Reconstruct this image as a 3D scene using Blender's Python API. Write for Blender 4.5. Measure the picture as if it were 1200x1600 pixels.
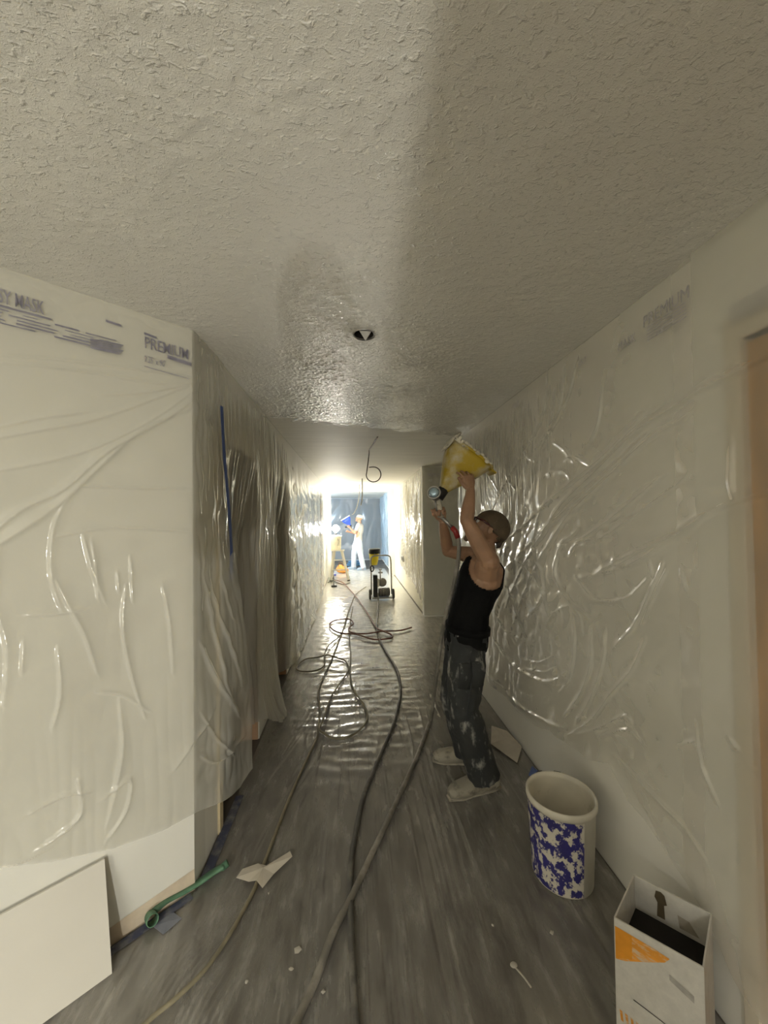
import bpy, bmesh, math, random
import numpy as np
from mathutils import Vector, Matrix

for o in list(bpy.data.objects): bpy.data.objects.remove(o, do_unlink=True)
S = bpy.context.scene
C = S.collection

# ------------------------------------------------------------------ camera
H = 2.44                                     # ceiling height
CAM_Z = 1.589
def camera_axes(yaw, pitch, roll):
    f = Vector((math.sin(yaw)*math.cos(pitch), math.cos(yaw)*math.cos(pitch), math.sin(pitch)))
    r = Vector((math.cos(yaw), -math.sin(yaw), 0)); u = r.cross(f)
    return r*math.cos(roll) - u*math.sin(roll), r*math.sin(roll) + u*math.cos(roll), f
r_, u_, f_ = camera_axes(.0805, .0186, .0142)
cam = bpy.data.cameras.new('camera'); co = bpy.data.objects.new('camera', cam); C.objects.link(co)
cam.sensor_fit = 'VERTICAL'; cam.sensor_height = 32; cam.lens = 12.0; cam.clip_start = .02
co.matrix_world = Matrix(((r_.x, u_.x, -f_.x, 0), (r_.y, u_.y, -f_.y, 0), (r_.z, u_.z, -f_.z, CAM_Z), (0, 0, 0, 1)))
S.camera = co

# ------------------------------------------------------------------ world, lamps, exposure
w = bpy.data.worlds.new('world'); S.world = w; w.use_nodes = True
w.node_tree.nodes['Background'].inputs[0].default_value = (.8, .85, 1, 1)
w.node_tree.nodes['Background'].inputs[1].default_value = .02
S.view_settings.view_transform = 'Standard'; S.view_settings.look = 'None'
S.view_settings.gamma = 1; S.view_settings.use_curve_mapping = False
S.view_settings.exposure = 0.06
S.cycles.transparent_max_bounces = 16; S.cycles.max_bounces = 14; S.cycles.diffuse_bounces = 8

def lamp(name, loc, power, col, radius):
    l = bpy.data.lights.new(name, 'POINT'); l.energy = power; l.color = col; l.shadow_soft_size = radius
    o = bpy.data.objects.new(name, l); o.location = loc; C.objects.link(o); return o
NEAR_LAMP = (.10, -2.5, .86)                 # portable work lamp on the floor behind the viewpoint
lamp('work_light', NEAR_LAMP, 178, (1, .985, .90), .028)
lamp('room_light', (-1.9, 12.6, 1.9), 150, (.62, .80, 1), .15)      # cool lamp inside the far room, round its left jamb
pl = bpy.data.lights.new('fill_panel_light', 'AREA'); pl.shape = 'RECTANGLE'; pl.size = 1.2; pl.size_y = .6; pl.energy = 125; pl.color = (1, .99, .915)
po = bpy.data.objects.new('fill_panel_light', pl); po.location = (-1.3, -3.0, 2.40); C.objects.link(po)    # unseen fill panel, added behind the viewpoint to brighten the corridor
FAR_LAMP = (-.46, 10.2, 1.36); FAR_POWER = 150.

# ---- measured paths: folds as (width, height, [(along, z)...]), floor runs as (x, y)
RIGHT_FOLDS = [
    (0.02, 0.022, [(0.848, 2.016), (0.936, 2.002), (1.172, 1.973), (1.4, 1.921), (1.683, 1.785), (1.959, 1.647), (2.254, 1.425), (2.537, 1.19), (2.77, 0.92)]),
    (0.016, 0.018, [(1.15, 1.929), (1.37, 1.869), (1.639, 1.736), (1.901, 1.596), (2.177, 1.373), (2.424, 1.123), (2.66, 0.832)]),
    (0.014, 0.014, [(1.365, 1.99), (1.634, 1.851), (1.955, 1.732), (2.423, 1.539), (2.807, 1.39)]),
    (0.018, 0.016, [(0.872, 1.664), (0.947, 1.645), (1.095, 1.596), (1.293, 1.486), (1.49, 1.382), (1.856, 1.273)]),
    (0.012, 0.012, [(1.054, 1.615), (1.292, 1.497), (1.489, 1.421), (1.701, 1.326)]),
    (0.01, 0.01, [(1.193, 1.716), (1.412, 1.603), (1.648, 1.492), (1.908, 1.413)]),
    (0.012, 0.012, [(1.284, 1.737), (1.559, 1.592), (1.849, 1.45), (1.939, 1.377)]),
    (0.014, 0.012, [(1.369, 1.894), (1.684, 1.741), (2.172, 1.505), (2.756, 1.205)]),
    (0.012, 0.012, [(1.812, 2.375), (1.905, 2.212), (2.073, 2.085), (2.311, 2.0)]),
    (0.01, 0.01, [(2.127, 2.508), (2.14, 2.213), (2.499, 1.969), (3.065, 1.635)]),
    (0.01, 0.01, [(1.928, 2.39), (1.988, 2.169), (2.268, 2.013)]),
    (0.01, 0.016, [(1.306, 1.42), (1.391, 1.259), (1.481, 1.124), (1.58, 1.027)]),
    (0.007, 0.012, [(1.29, 1.399), (1.352, 1.291), (1.427, 1.164)]),
    (0.008, 0.01, [(1.373, 1.417), (1.356, 1.35)]),
    (0.008, 0.01, [(1.236, 1.401), (1.206, 1.33)]),
    (0.022, 0.022, [(2.205, 1.618), (2.295, 1.422), (2.22, 1.274), (2.188, 1.128), (2.358, 0.973)]),
    (0.016, 0.018, [(1.847, 1.515), (2.021, 1.405), (2.053, 1.26), (1.949, 1.158), (1.783, 1.114)]),
    (0.02, 0.02, [(2.636, 1.31), (2.345, 1.258), (2.187, 1.147), (2.119, 1.032)]),
    (0.016, 0.016, [(2.885, 1.114), (2.65, 1.037), (2.552, 0.883), (2.413, 0.754)]),
    (0.012, 0.014, [(1.884, 1.285), (1.705, 1.207), (1.514, 1.246), (1.388, 1.345)]),
    (0.012, 0.012, [(1.978, 1.186), (1.836, 1.101), (1.802, 1.016)]),
    (0.012, 0.012, [(2.032, 1.439), (1.821, 1.468), (1.604, 1.494)]),
    (0.01, 0.012, [(3.108, 2.223), (3.09, 2.006), (2.875, 1.804)]),
    (0.01, 0.012, [(2.708, 2.141), (2.697, 1.906), (2.56, 1.779)]),
    (0.01, 0.012, [(2.44, 2.172), (2.401, 1.996), (2.247, 1.93)]),
    (0.01, 0.012, [(2.157, 1.842), (1.951, 1.834), (1.865, 1.758)]),
    (0.012, 0.016, [(2.062, 2.01), (1.946, 1.953), (1.86, 1.871)]),
    (0.012, 0.016, [(1.949, 1.885), (1.831, 1.893), (1.705, 1.824)]),
    (0.02, 0.018, [(3.047, 0.624), (2.674, 0.556), (2.291, 0.591), (2.0, 0.677)]),
    (0.012, 0.014, [(2.513, 0.636), (2.286, 0.698), (2.115, 0.798)]),
    (0.012, 0.014, [(2.467, 0.59), (2.208, 0.671), (2.048, 0.769)]),
    (0.012, 0.014, [(2.333, 0.582), (2.135, 0.648), (1.965, 0.766)]),
    (0.014, 0.016, [(1.892, 1.088), (1.87, 0.932), (1.936, 0.745), (2.068, 0.602)]),
    (0.014, 0.016, [(1.736, 1.036), (1.742, 0.884), (1.853, 0.683), (2.007, 0.51)]),
    (0.012, 0.014, [(1.642, 1.078), (1.661, 0.914), (1.748, 0.731), (1.886, 0.539)]),
    (0.01, 0.014, [(1.413, 1.106), (1.487, 0.954), (1.609, 0.809), (1.778, 0.596), (1.948, 0.447)]),
    (0.016, 0.018, [(3.064, 0.309), (2.686, 0.302), (2.302, 0.361), (1.977, 0.465)]),
    (0.012, 0.016, [(1.979, 0.43), (1.729, 0.592), (1.532, 0.756), (1.495, 0.744)]),
    (0.012, 0.016, [(1.683, 0.588), (1.515, 0.707), (1.444, 0.696)]),
    (0.01, 0.012, [(1.262, 0.789), (1.198, 0.837), (1.182, 0.821)]),
    (0.012, 0.012, [(1.066, 0.931), (1.038, 0.909)]),
    (0.014, 0.012, [(1.598, 0.553), (1.417, 0.54), (1.245, 0.529), (1.151, 0.502)]),
    (0.012, 0.01, [(1.184, 0.907), (1.164, 0.795), (1.103, 0.697)]),
    (0.01, 0.01, [(2.03, 2.288), (2.071, 2.121), (2.211, 2.002)]),
    (0.012, 0.014, [(1.029, 1.8), (1.033, 1.67), (1.016, 1.632)]),
    (0.012, 0.012, [(2.967, 0.824), (2.779, 0.753), (2.507, 0.766)]),
    (0.012, 0.012, [(2.2, 0.862), (2.083, 1.041), (1.92, 1.13)]),
    (0.012, 0.012, [(1.622, 2.179), (1.651, 2.014), (1.725, 1.942)]),
]
LEFT_FOLDS = [
    (0.02, 0.012, [(-0.684, 1.471), (-0.6, 1.526), (-0.456, 1.653), (-0.346, 1.787), (-0.176, 1.985), (0.007, 2.087)]),
    (0.014, 0.012, [(-0.657, 1.509), (-0.555, 1.63), (-0.439, 1.711), (-0.306, 1.864), (-0.104, 2.024), (0.007, 2.13)]),
    (0.012, 0.008, [(-0.644, 1.752), (-0.507, 1.796), (-0.346, 1.872), (-0.152, 2.015), (0.008, 2.173)]),
    (0.012, 0.008, [(-0.644, 1.855), (-0.474, 1.923), (-0.306, 2.0), (0.008, 2.201)]),
    (0.01, 0.006, [(-0.644, 1.885), (-0.507, 1.951), (-0.365, 2.001)]),
    (0.009, 0.006, [(-0.645, 2.133), (-0.439, 2.172), (-0.242, 2.198), (0.008, 2.236)]),
    (0.009, 0.006, [(-0.645, 2.112), (-0.403, 2.147), (-0.198, 2.158), (0.008, 2.19)]),
    (0.01, 0.006, [(-0.336, 2.072), (-0.198, 2.111), (0.008, 2.201)]),
    (0.008, 0.006, [(-0.412, 1.724), (-0.243, 1.725), (0.006, 1.731)]),
    (0.012, 0.01, [(-0.421, 1.7), (-0.465, 1.597), (-0.476, 1.496), (-0.473, 1.395), (-0.447, 1.279)]),
    (0.014, 0.012, [(-0.464, 1.394), (-0.429, 1.299), (-0.384, 1.186), (-0.346, 1.036)]),
    (0.01, 0.012, [(-0.361, 1.524), (-0.35, 1.416), (-0.342, 1.308)]),
    (0.01, 0.014, [(-0.254, 1.344), (-0.265, 1.184), (-0.233, 0.977), (-0.19, 0.811)]),
    (0.01, 0.012, [(-0.388, 1.549), (-0.361, 1.417), (-0.322, 1.293)]),
    (0.008, 0.01, [(-0.282, 1.397), (-0.277, 1.322)]),
    (0.008, 0.01, [(-0.239, 1.455), (-0.231, 1.277)]),
    (0.012, 0.01, [(-0.126, 1.326), (-0.102, 1.176), (-0.088, 0.959)]),
    (0.01, 0.012, [(-0.459, 1.158), (-0.452, 1.0), (-0.472, 0.886)]),
    (0.008, 0.008, [(-0.546, 1.201), (-0.549, 1.096)]),
    (0.012, 0.008, [(-0.6, 1.526), (-0.614, 1.361), (-0.584, 1.19), (-0.591, 1.005)]),
    (0.014, 0.012, [(-0.276, 0.917), (-0.266, 0.742), (-0.286, 0.606), (-0.317, 0.456)]),
    (0.01, 0.014, [(-0.402, 0.675), (-0.393, 0.557), (-0.455, 0.514), (-0.513, 0.495)]),
    (0.01, 0.014, [(-0.326, 0.567), (-0.245, 0.598), (-0.255, 0.493), (-0.317, 0.409)]),
    (0.01, 0.01, [(-0.346, 0.965), (-0.265, 0.926), (-0.178, 0.832)]),
    (0.012, 0.008, [(-0.538, 1.285), (-0.456, 1.274), (-0.384, 1.279)]),
    (0.01, 0.008, [(-0.529, 0.621), (-0.437, 0.637), (-0.365, 0.611)]),
    (0.012, 0.01, [(-0.085, 0.559), (-0.008, 0.632), (0.104, 0.728)]),
    (0.01, 0.006, [(-0.473, 1.541), (-0.286, 1.569), (0.005, 1.542)]),
    (0.01, 0.008, [(-0.597, 0.487), (-0.536, 0.478), (-0.471, 0.48)]),
    (0.014, 0.016, [(0.02, 1.05), (0.12, 0.85), (0.26, 0.62)]),
    (0.012, 0.014, [(0.05, 1.35), (0.14, 1.0), (0.2, 0.7)]),
    (0.012, 0.014, [(0.1, 1.3), (0.22, 1.0), (0.3, 0.75)]),
    (0.01, 0.01, [(0.02, 0.75), (0.1, 0.6), (0.22, 0.45)]),
    (0.01, 0.012, [(0.16, 1.6), (0.2, 1.35), (0.27, 1.1)]),
    (0.012, 0.012, [(0.03, 0.55), (0.12, 0.48), (0.3, 0.5)]),
]
HOSE_MACHINE = [
    (0.428, 6.894),
    (0.374, 6.226),
    (0.32, 5.513),
    (0.318, 5.074),
    (0.374, 4.473),
    (0.432, 3.996),
    (0.417, 3.55),
    (0.352, 3.2),
    (0.266, 2.873),
    (0.174, 2.61),
    (0.089, 2.365),
    (0.034, 2.185),
    (-0.003, 1.99),
    (-0.028, 1.81),
    (-0.033, 1.659),
    (-0.029, 1.532),
    (-0.022, 1.383),
    (-0.012, 1.245),
    (0.002, 1.049),
]
HOSE_GUN_FLOOR = [
    (0.538, 2.888),
    (0.423, 2.584),
    (0.326, 2.369),
    (0.198, 2.098),
    (0.081, 1.851),
    (-0.025, 1.631),
    (-0.097, 1.492),
    (-0.144, 1.357),
    (-0.189, 1.261),
    (-0.259, 1.106),
]
CORD_TAN = [
    (-0.758, 1.2),
    (-0.654, 1.303),
    (-0.601, 1.347),
    (-0.537, 1.421),
    (-0.492, 1.518),
    (-0.464, 1.609),
    (-0.439, 1.712),
    (-0.424, 1.848),
    (-0.409, 1.99),
    (-0.39, 2.157),
    (-0.361, 2.354),
    (-0.321, 2.593),
    (-0.278, 2.847),
    (-0.285, 2.975),
    (-0.286, 3.155),
    (-0.309, 3.361),
    (-0.336, 3.544),
    (-0.326, 3.846),
    (-0.288, 4.132),
    (-0.253, 4.486),
    (-0.213, 4.959),
    (-0.164, 5.576),
    (-0.112, 6.417),
    (-0.053, 7.223),
    (0.037, 8.122),
    (0.281, 8.998),
]
CORD_LOOP = [
    (-0.095, 6.726),
    (-0.15, 5.739),
    (-0.199, 5.25),
    (-0.312, 4.848),
    (-0.349, 4.498),
    (-0.33, 4.244),
    (-0.374, 4.107),
    (-0.475, 4.06),
    (-0.584, 4.098),
    (-0.622, 4.224),
    (-0.558, 4.422),
    (-0.426, 4.466),
    (-0.311, 4.473),
    (-0.192, 4.418),
    (-0.103, 4.31),
    (-0.066, 4.106),
    (-0.09, 3.943),
    (-0.163, 3.67),
    (-0.22, 3.433),
    (-0.24, 3.15),
    (-0.258, 3.0),
    (-0.269, 2.904),
    (-0.227, 2.842),
    (-0.166, 2.811),
    (-0.078, 2.802),
    (0.005, 2.867),
    (0.074, 2.982),
    (0.094, 3.114),
    (0.068, 3.286),
    (0.01, 3.48),
    (-0.037, 3.726),
    (-0.052, 4.07),
    (-0.048, 4.524),
    (-0.068, 5.096),
    (-0.066, 5.831),
    (-0.029, 6.959),
]
HOSE_RED = [
    (0.814, 5.481),
    (0.622, 5.35),
    (0.377, 5.292),
    (0.147, 5.263),
    (-0.044, 5.346),
    (-0.082, 5.566),
    (-0.018, 5.825),
    (-0.097, 6.017),
    (-0.303, 6.007),
    (-0.369, 5.802),
    (-0.308, 5.532),
    (-0.184, 5.335),
    (0.025, 5.194),
    (0.247, 5.004),
    (0.422, 5.008),
    (0.493, 5.052),
    (0.49, 5.191),
    (0.379, 5.321),
    (0.305, 5.58),
    (0.232, 6.286),
    (0.082, 7.483),
    (-0.073, 8.497),
    (-0.283, 9.535),
    (-0.512, 10.068),
]
CORD_GREY = [
    (-0.095, 9.599),
    (-0.232, 9.343),
    (-0.362, 9.548),
    (-0.54, 9.969),
    (-0.652, 9.692),
]
CHIPS = [(-0.223, 1.461, 0.0147), (0.902, 1.557, 0.0126), (0.731, 1.433, 0.0084), (-0.120, 1.328, 0.0084), (-0.376, 1.692, 0.0063), (-0.237, 1.403, 0.0084), (-0.384, 1.379, 0.0063), (0.519, 1.480, 0.0063)]

# ------------------------------------------------------------------ helpers
def tag(o, label=None, cat=None, group=None, kind=None):
    if label: o['label'] = label
    if cat: o['category'] = cat
    if group: o['group'] = group
    if kind: o['kind'] = kind
    return o
def link(name, me, mat=None, parent=None):
    o = bpy.data.objects.new(name, me); C.objects.link(o)
    if mat and me: me.materials.append(mat)
    if parent: o.parent = parent
    return o
def thing(name, label, cat, loc=(0, 0, 0), group=None):
    o = bpy.data.objects.new(name, None); o.empty_display_size = .1; C.objects.link(o)
    tag(o, label, cat, group); o['base'] = 1; del o['base']
    o.location = loc
    return o
def obj(name, bm, mat, parent=None, smooth=True, keep=True):
    bmesh.ops.recalc_face_normals(bm, faces=bm.faces)
    me = bpy.data.meshes.new(name); bm.to_mesh(me); bm.free()
    if smooth: me.polygons.foreach_set('use_smooth', [True]*len(me.polygons))
    o = link(name, me, mat)
    if parent: setpar(o, parent)
    return o
def setpar(o, p):
    """parent, vertices being in world space"""
    o.parent = p
    if p.parent is None: o.matrix_parent_inverse = Matrix.Translation(-Vector(p.location))   # parts of parts: the part itself sits at the origin
def V(*a): return Vector(a if len(a) > 1 else a[0])
def lerp(a, b, t): return V(a)*(1-t) + V(b)*t

def box(bm, x0, x1, y0, y1, z0, z1, bev=0, M=None):
    vs = [bm.verts.new((x, y, z)) for x in (x0, x1) for y in (y0, y1) for z in (z0, z1)]
    if M:
        for v in vs: v.co = M @ v.co
    fs = [bm.faces.new([vs[i] for i in q]) for q in ((0,1,3,2),(4,6,7,5),(0,4,5,1),(2,3,7,6),(0,2,6,4),(1,5,7,3))]
    if bev:
        es = list({e for f in fs for e in f.edges})
        bmesh.ops.recalc_face_normals(bm, faces=fs)
        bmesh.ops.bevel(bm, geom=es, offset=bev, segments=2, affect='EDGES', profile=.5)
def boxo(name, b, mat, parent=None, bev=0, M=None):
    bm = bmesh.new(); box(bm, *b, bev=bev, M=M); return obj(name, bm, mat, parent, smooth=False)
def prism(bm, pts, z0, z1):
    a = [bm.verts.new((x, y, z0)) for x, y in pts]; b = [bm.verts.new((x, y, z1)) for x, y in pts]
    n = len(pts); bm.faces.new(a); bm.faces.new(b)
    for i in range(n): bm.faces.new((a[i], a[(i+1) % n], b[(i+1) % n], b[i]))
def tube(bm, pts, rad, n=10, ref=None, caps=True):
    """rad: scalar, list of scalars or list of (ra, rb); ref orients ra"""
    pts = [V(p) for p in pts]; m = len(pts); rings = []
    if not isinstance(rad, (list, tuple)): rad = [rad]*m
    prev = None
    for i, p in enumerate(pts):
        t = (pts[min(i+1, m-1)] - pts[max(i-1, 0)])
        t = t.normalized() if t.length > 1e-9 else V(0, 0, 1)
        if ref is not None: a = V(ref)
        elif prev is not None: a = prev
        else: a = V(0, 0, 1) if abs(t.z) < .9 else V(1, 0, 0)
        a = a - t*a.dot(t)
        if a.length < 1e-6: a = t.orthogonal()
        a.normalize(); b = t.cross(a); prev = a
        ra, rb = rad[i] if isinstance(rad[i], (list, tuple)) else (rad[i], rad[i])
        rings.append([bm.verts.new(p + a*math.cos(2*math.pi*k/n)*ra + b*math.sin(2*math.pi*k/n)*rb) for k in range(n)])
    for i in range(m-1):
        for k in range(n):
            bm.faces.new((rings[i][k], rings[i][(k+1) % n], rings[i+1][(k+1) % n], rings[i+1][k]))
    if caps:
        bm.faces.new(rings[0][::-1]); bm.faces.new(rings[-1])
    return rings
def smooth_path(P, sub=5):
    P = [V(p) for p in P]; out = []
    for i in range(len(P)-1):
        p0, p1, p2, p3 = P[max(i-1, 0)], P[i], P[i+1], P[min(i+2, len(P)-1)]
        for k in range(sub):
            t = k/sub
            out.append(.5*((2*p1) + (p2-p0)*t + (2*p0-5*p1+4*p2-p3)*t*t + (3*p1-p0-3*p2+p3)*t**3))
    out.append(P[-1]); return out
def lathe(bm, prof, n=32, M=None, cap0=True, cap1=True):
    rings = []
    for r, z in prof:
        ring = [bm.verts.new((r*math.cos(2*math.pi*k/n), r*math.sin(2*math.pi*k/n), z)) for k in range(n)]
        if M:
            for v in ring: v.co = M @ v.co
        rings.append(ring)
    for a, b in zip(rings, rings[1:]):
        for k in range(n): bm.faces.new((a[k], a[(k+1) % n], b[(k+1) % n], b[k]))
    if cap0: bm.faces.new(rings[0][::-1])
    if cap1: bm.faces.new(rings[-1])
def ball(bm, c, r, M=None, u=12, v=8):
    rr = r if isinstance(r, (tuple, list)) else (r, r, r)
    T = Matrix.Translation(V(c)) @ (M.to_4x4() if M else Matrix()) @ Matrix.Diagonal((*rr, 1))
    bmesh.ops.create_uvsphere(bm, u_segments=u, v_segments=v, radius=1, matrix=T)
def frame(z, x):
    """3x3 with columns x', y', z' """
    z = V(z).normalized(); x = V(x); x = (x - z*x.dot(z)).normalized(); y = z.cross(x)
    return Matrix((x, y, z)).transposed()
def remesh(name, bm, voxel, it, mat, parent=None, post=None):
    bmesh.ops.recalc_face_normals(bm, faces=bm.faces)
    me = bpy.data.meshes.new('tmp'); bm.to_mesh(me); bm.free()
    o = link('tmp', me); m = o.modifiers.new('r', 'REMESH'); m.mode = 'VOXEL'; m.voxel_size = voxel
    s = o.modifiers.new('s', 'SMOOTH'); s.factor = .5; s.iterations = it
    dg = bpy.context.evaluated_depsgraph_get(); dg.update()
    me2 = bpy.data.meshes.new_from_object(o.evaluated_get(dg)); bpy.data.objects.remove(o); bpy.data.meshes.remove(me)
    me2.name = name
    if post: post(me2)
    me2.polygons.foreach_set('use_smooth', [True]*len(me2.polygons)); me2.materials.clear()
    r = link(name, me2, mat)
    if parent: setpar(r, parent)
    return r
def vget(me):
    a = np.empty(len(me.vertices)*3, 'f'); me.vertices.foreach_get('co', a); return a.reshape(-1, 3)
def ripple(me, amp, freq, seed=1, stretch=(1, 1, 1)):
    rng = np.random.default_rng(seed); P = vget(me); N = np.empty(len(P)*3, 'f'); me.vertex_normals.foreach_get('vector', N); N = N.reshape(-1, 3)
    h = np.zeros(len(P))
    for i in range(9):
        d = rng.normal(size=3)*np.array(stretch)*freq*(1+.25*i); q = P@d + rng.uniform(0, 6.3)
        q = q + 1.5*np.sin(P@(rng.normal(size=3)*freq*.5) + i)
        h += (1-2*np.abs(np.sin(q*.5)))/(1+.35*i)
    P = P + N*(h*amp*.3)[:, None]; me.vertices.foreach_set('co', P.astype('f').ravel()); me.update()
def cull(me, test):
    bm = bmesh.new(); bm.from_mesh(me)
    bmesh.ops.delete(bm, geom=[f for f in bm.faces if test(f.calc_center_median())], context='FACES')
    bm.to_mesh(me); bm.free()

# numpy random fields ---------------------------------------------------
def field(size, lx, ly, seed, n=512):
    """periodic gaussian field, feature lengths lx, ly (metres), returns a sampler (x, y) -> std 1"""
    rng = np.random.default_rng(seed); g = rng.normal(size=(n, n))
    k = np.fft.fftfreq(n, size/n)*2*np.pi
    kx, ky = np.meshgrid(k, k, indexing='ij'); r = np.sqrt((kx*lx)**2 + (ky*ly)**2)
    g = np.fft.ifft2(np.fft.fft2(g)*np.exp(-.5*(r-1.6)**2/.5)).real; g /= g.std()
    def f(x, y):
        a = np.asarray(x)/size*n; b = np.asarray(y)/size*n
        i = np.floor(a).astype(int); j = np.floor(b).astype(int); s = a-i; t = b-j
        i %= n; j %= n; i1 = (i+1) % n; j1 = (j+1) % n
        return (g[i, j]*(1-s)+g[i1, j]*s)*(1-t) + (g[i, j1]*(1-s)+g[i1, j1]*s)*t
    return f
def folds(U, Z, table, scale=1.):
    h = np.zeros_like(U)
    for wd, amp, pl in table:
        best = np.full(U.shape, 9.); tt = np.zeros_like(U); n = len(pl)-1; wd = wd*.8
        us = [p[0] for p in pl]; zs = [p[1] for p in pl]
        m = (U > min(us)-6*wd) & (U < max(us)+6*wd) & (Z > min(zs)-6*wd) & (Z < max(zs)+6*wd)
        if not m.any(): continue
        u = U[m]; z = Z[m]; bb = np.full(u.shape, 9.); tp = np.zeros_like(u); sg = np.ones_like(u)
        sm = smooth_path([(a, b, 0) for a, b in pl], 4); ns = len(sm)-1
        for i in range(ns):
            ax, az = sm[i].x, sm[i].y; dx, dz = sm[i+1].x-ax, sm[i+1].y-az; L = dx*dx+dz*dz+1e-12
            t = np.clip(((u-ax)*dx+(z-az)*dz)/L, 0, 1); d = np.hypot(u-ax-t*dx, z-az-t*dz)
            c = d < bb; bb[c] = d[c]; tp[c] = (i+t[c])/ns; sg[c] = np.sign(dx*(z-az)-dz*(u-ax))[c]
        taper = np.sin(np.pi*np.clip(tp*.92+.04, 0, 1))**.6
        w1 = np.where(sg > 0, wd*1.3, wd*.42)                     # a fold leans: one flank steep, one gentle
        h[m] = np.maximum(h[m], 0) * .6 + np.maximum(h[m]*.4, amp*taper*np.exp(-(bb/w1)**1.3))
    return h*scale
def grid_mesh(name, X, Y, Z, mat, flip=False, mask=None):
    n, m = X.shape; v = np.stack([X, Y, Z], -1).reshape(-1, 3)
    i, j = np.meshgrid(np.arange(n-1), np.arange(m-1), indexing='ij'); a = (i*m+j).ravel()
    q = np.stack([a, a+m, a+m+1, a+1], -1)
    if flip: q = q[:, ::-1]
    if mask is not None: q = q[mask[:-1, :-1].ravel()]
    me = bpy.data.meshes.new(name); me.vertices.add(len(v)); me.vertices.foreach_set('co', v.astype('f').ravel())
    me.loops.add(q.size); me.loops.foreach_set('vertex_index', q.astype('i').ravel())
    me.polygons.add(len(q)); me.polygons.foreach_set('loop_start', (np.arange(len(q))*4).astype('i'))
    me.polygons.foreach_set('use_smooth', np.ones(len(q), bool)); me.update(calc_edges=True); me.validate()
    return link(name, me, mat)

# ------------------------------------------------------------------ materials
def nmat(name):
    m = bpy.data.materials.new(name); m.use_nodes = True; t = m.node_tree
    return m, t, t.nodes['Principled BSDF'], t.nodes['Material Output']
def nd(t, kind, **kw):
    n = t.nodes.new('ShaderNode'+kind)
    for k, v in kw.items():
        if k in n.inputs: n.inputs[k].default_value = v
        else: setattr(n, k, v)
    return n
def coords(t, scale=(1, 1, 1)):
    g = nd(t, 'TexCoord'); mp = nd(t, 'Mapping'); mp.inputs['Scale'].default_value = scale
    t.links.new(g.outputs['Object'], mp.inputs['Vector']); return mp.outputs[0]
def ramp(t, src, p0, p1, c0=(0, 0, 0, 1), c1=(1, 1, 1, 1)):
    r = nd(t, 'ValToRGB'); r.color_ramp.elements[0].position = p0; r.color_ramp.elements[1].position = p1
    r.color_ramp.elements[0].color = c0; r.color_ramp.elements[1].color = c1
    t.links.new(src, r.inputs[0]); return r.outputs[0]
def rgba(c): return (*c, 1)
def mat(name, col, rough=.6, var=.12, scale=6, metal=0, bump=0, bscale=60, spec=.5, stretch=(1, 1, 1), **kw):
    m, t, b, o = nmat(name); vec = coords(t, stretch)
    n = nd(t, 'TexNoise', Scale=scale, Detail=5.); t.links.new(vec, n.inputs['Vector'])
    c = ramp(t, n.outputs['Fac'], .3, .7, rgba([x*(1-var) for x in col]), rgba([min(1, x*(1+var)) for x in col]))
    t.links.new(c, b.inputs['Base Color'])
    b.inputs['Roughness'].default_value = rough; b.inputs['Metallic'].default_value = metal; b.inputs['Specular IOR Level'].default_value = spec
    if bump:
        n2 = nd(t, 'TexNoise', Scale=bscale, Detail=3.); t.links.new(vec, n2.inputs['Vector'])
        bp = nd(t, 'Bump', Strength=bump, Distance=.004); t.links.new(n2.outputs['Fac'], bp.inputs['Height']); t.links.new(bp.outputs[0], b.inputs['Normal'])
    for k, v in kw.items(): b.inputs[k].default_value = v
    return m
def splat(name, base, paint, lo, hi, scale=14, rough=.7, stretch=(1, 1, 1), detail=6., bump=.0, var=.25):
    """base colour with dried spatter of another colour"""
    m, t, b, o = nmat(name); vec = coords(t, stretch)
    n = nd(t, 'TexNoise', Scale=scale, Detail=detail, Roughness=.62); t.links.new(vec, n.inputs['Vector'])
    f = ramp(t, n.outputs['Fac'], lo, hi)
    n3 = nd(t, 'TexNoise', Scale=scale*.35, Detail=4.); t.links.new(vec, n3.inputs['Vector'])
    bc = ramp(t, n3.outputs['Fac'], .3, .7, rgba([x*(1-var) for x in base]), rgba([min(1, x*(1+var)) for x in base]))
    mx = nd(t, 'MixRGB'); t.links.new(f, mx.inputs[0]); t.links.new(bc, mx.inputs[1]); mx.inputs[2].default_value = rgba(paint)
    t.links.new(mx.outputs[0], b.inputs['Base Color']); b.inputs['Roughness'].default_value = rough
    if bump:
        bp = nd(t, 'Bump', Strength=bump, Distance=.003); t.links.new(f, bp.inputs['Height']); t.links.new(bp.outputs[0], b.inputs['Normal'])
    return m
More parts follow.
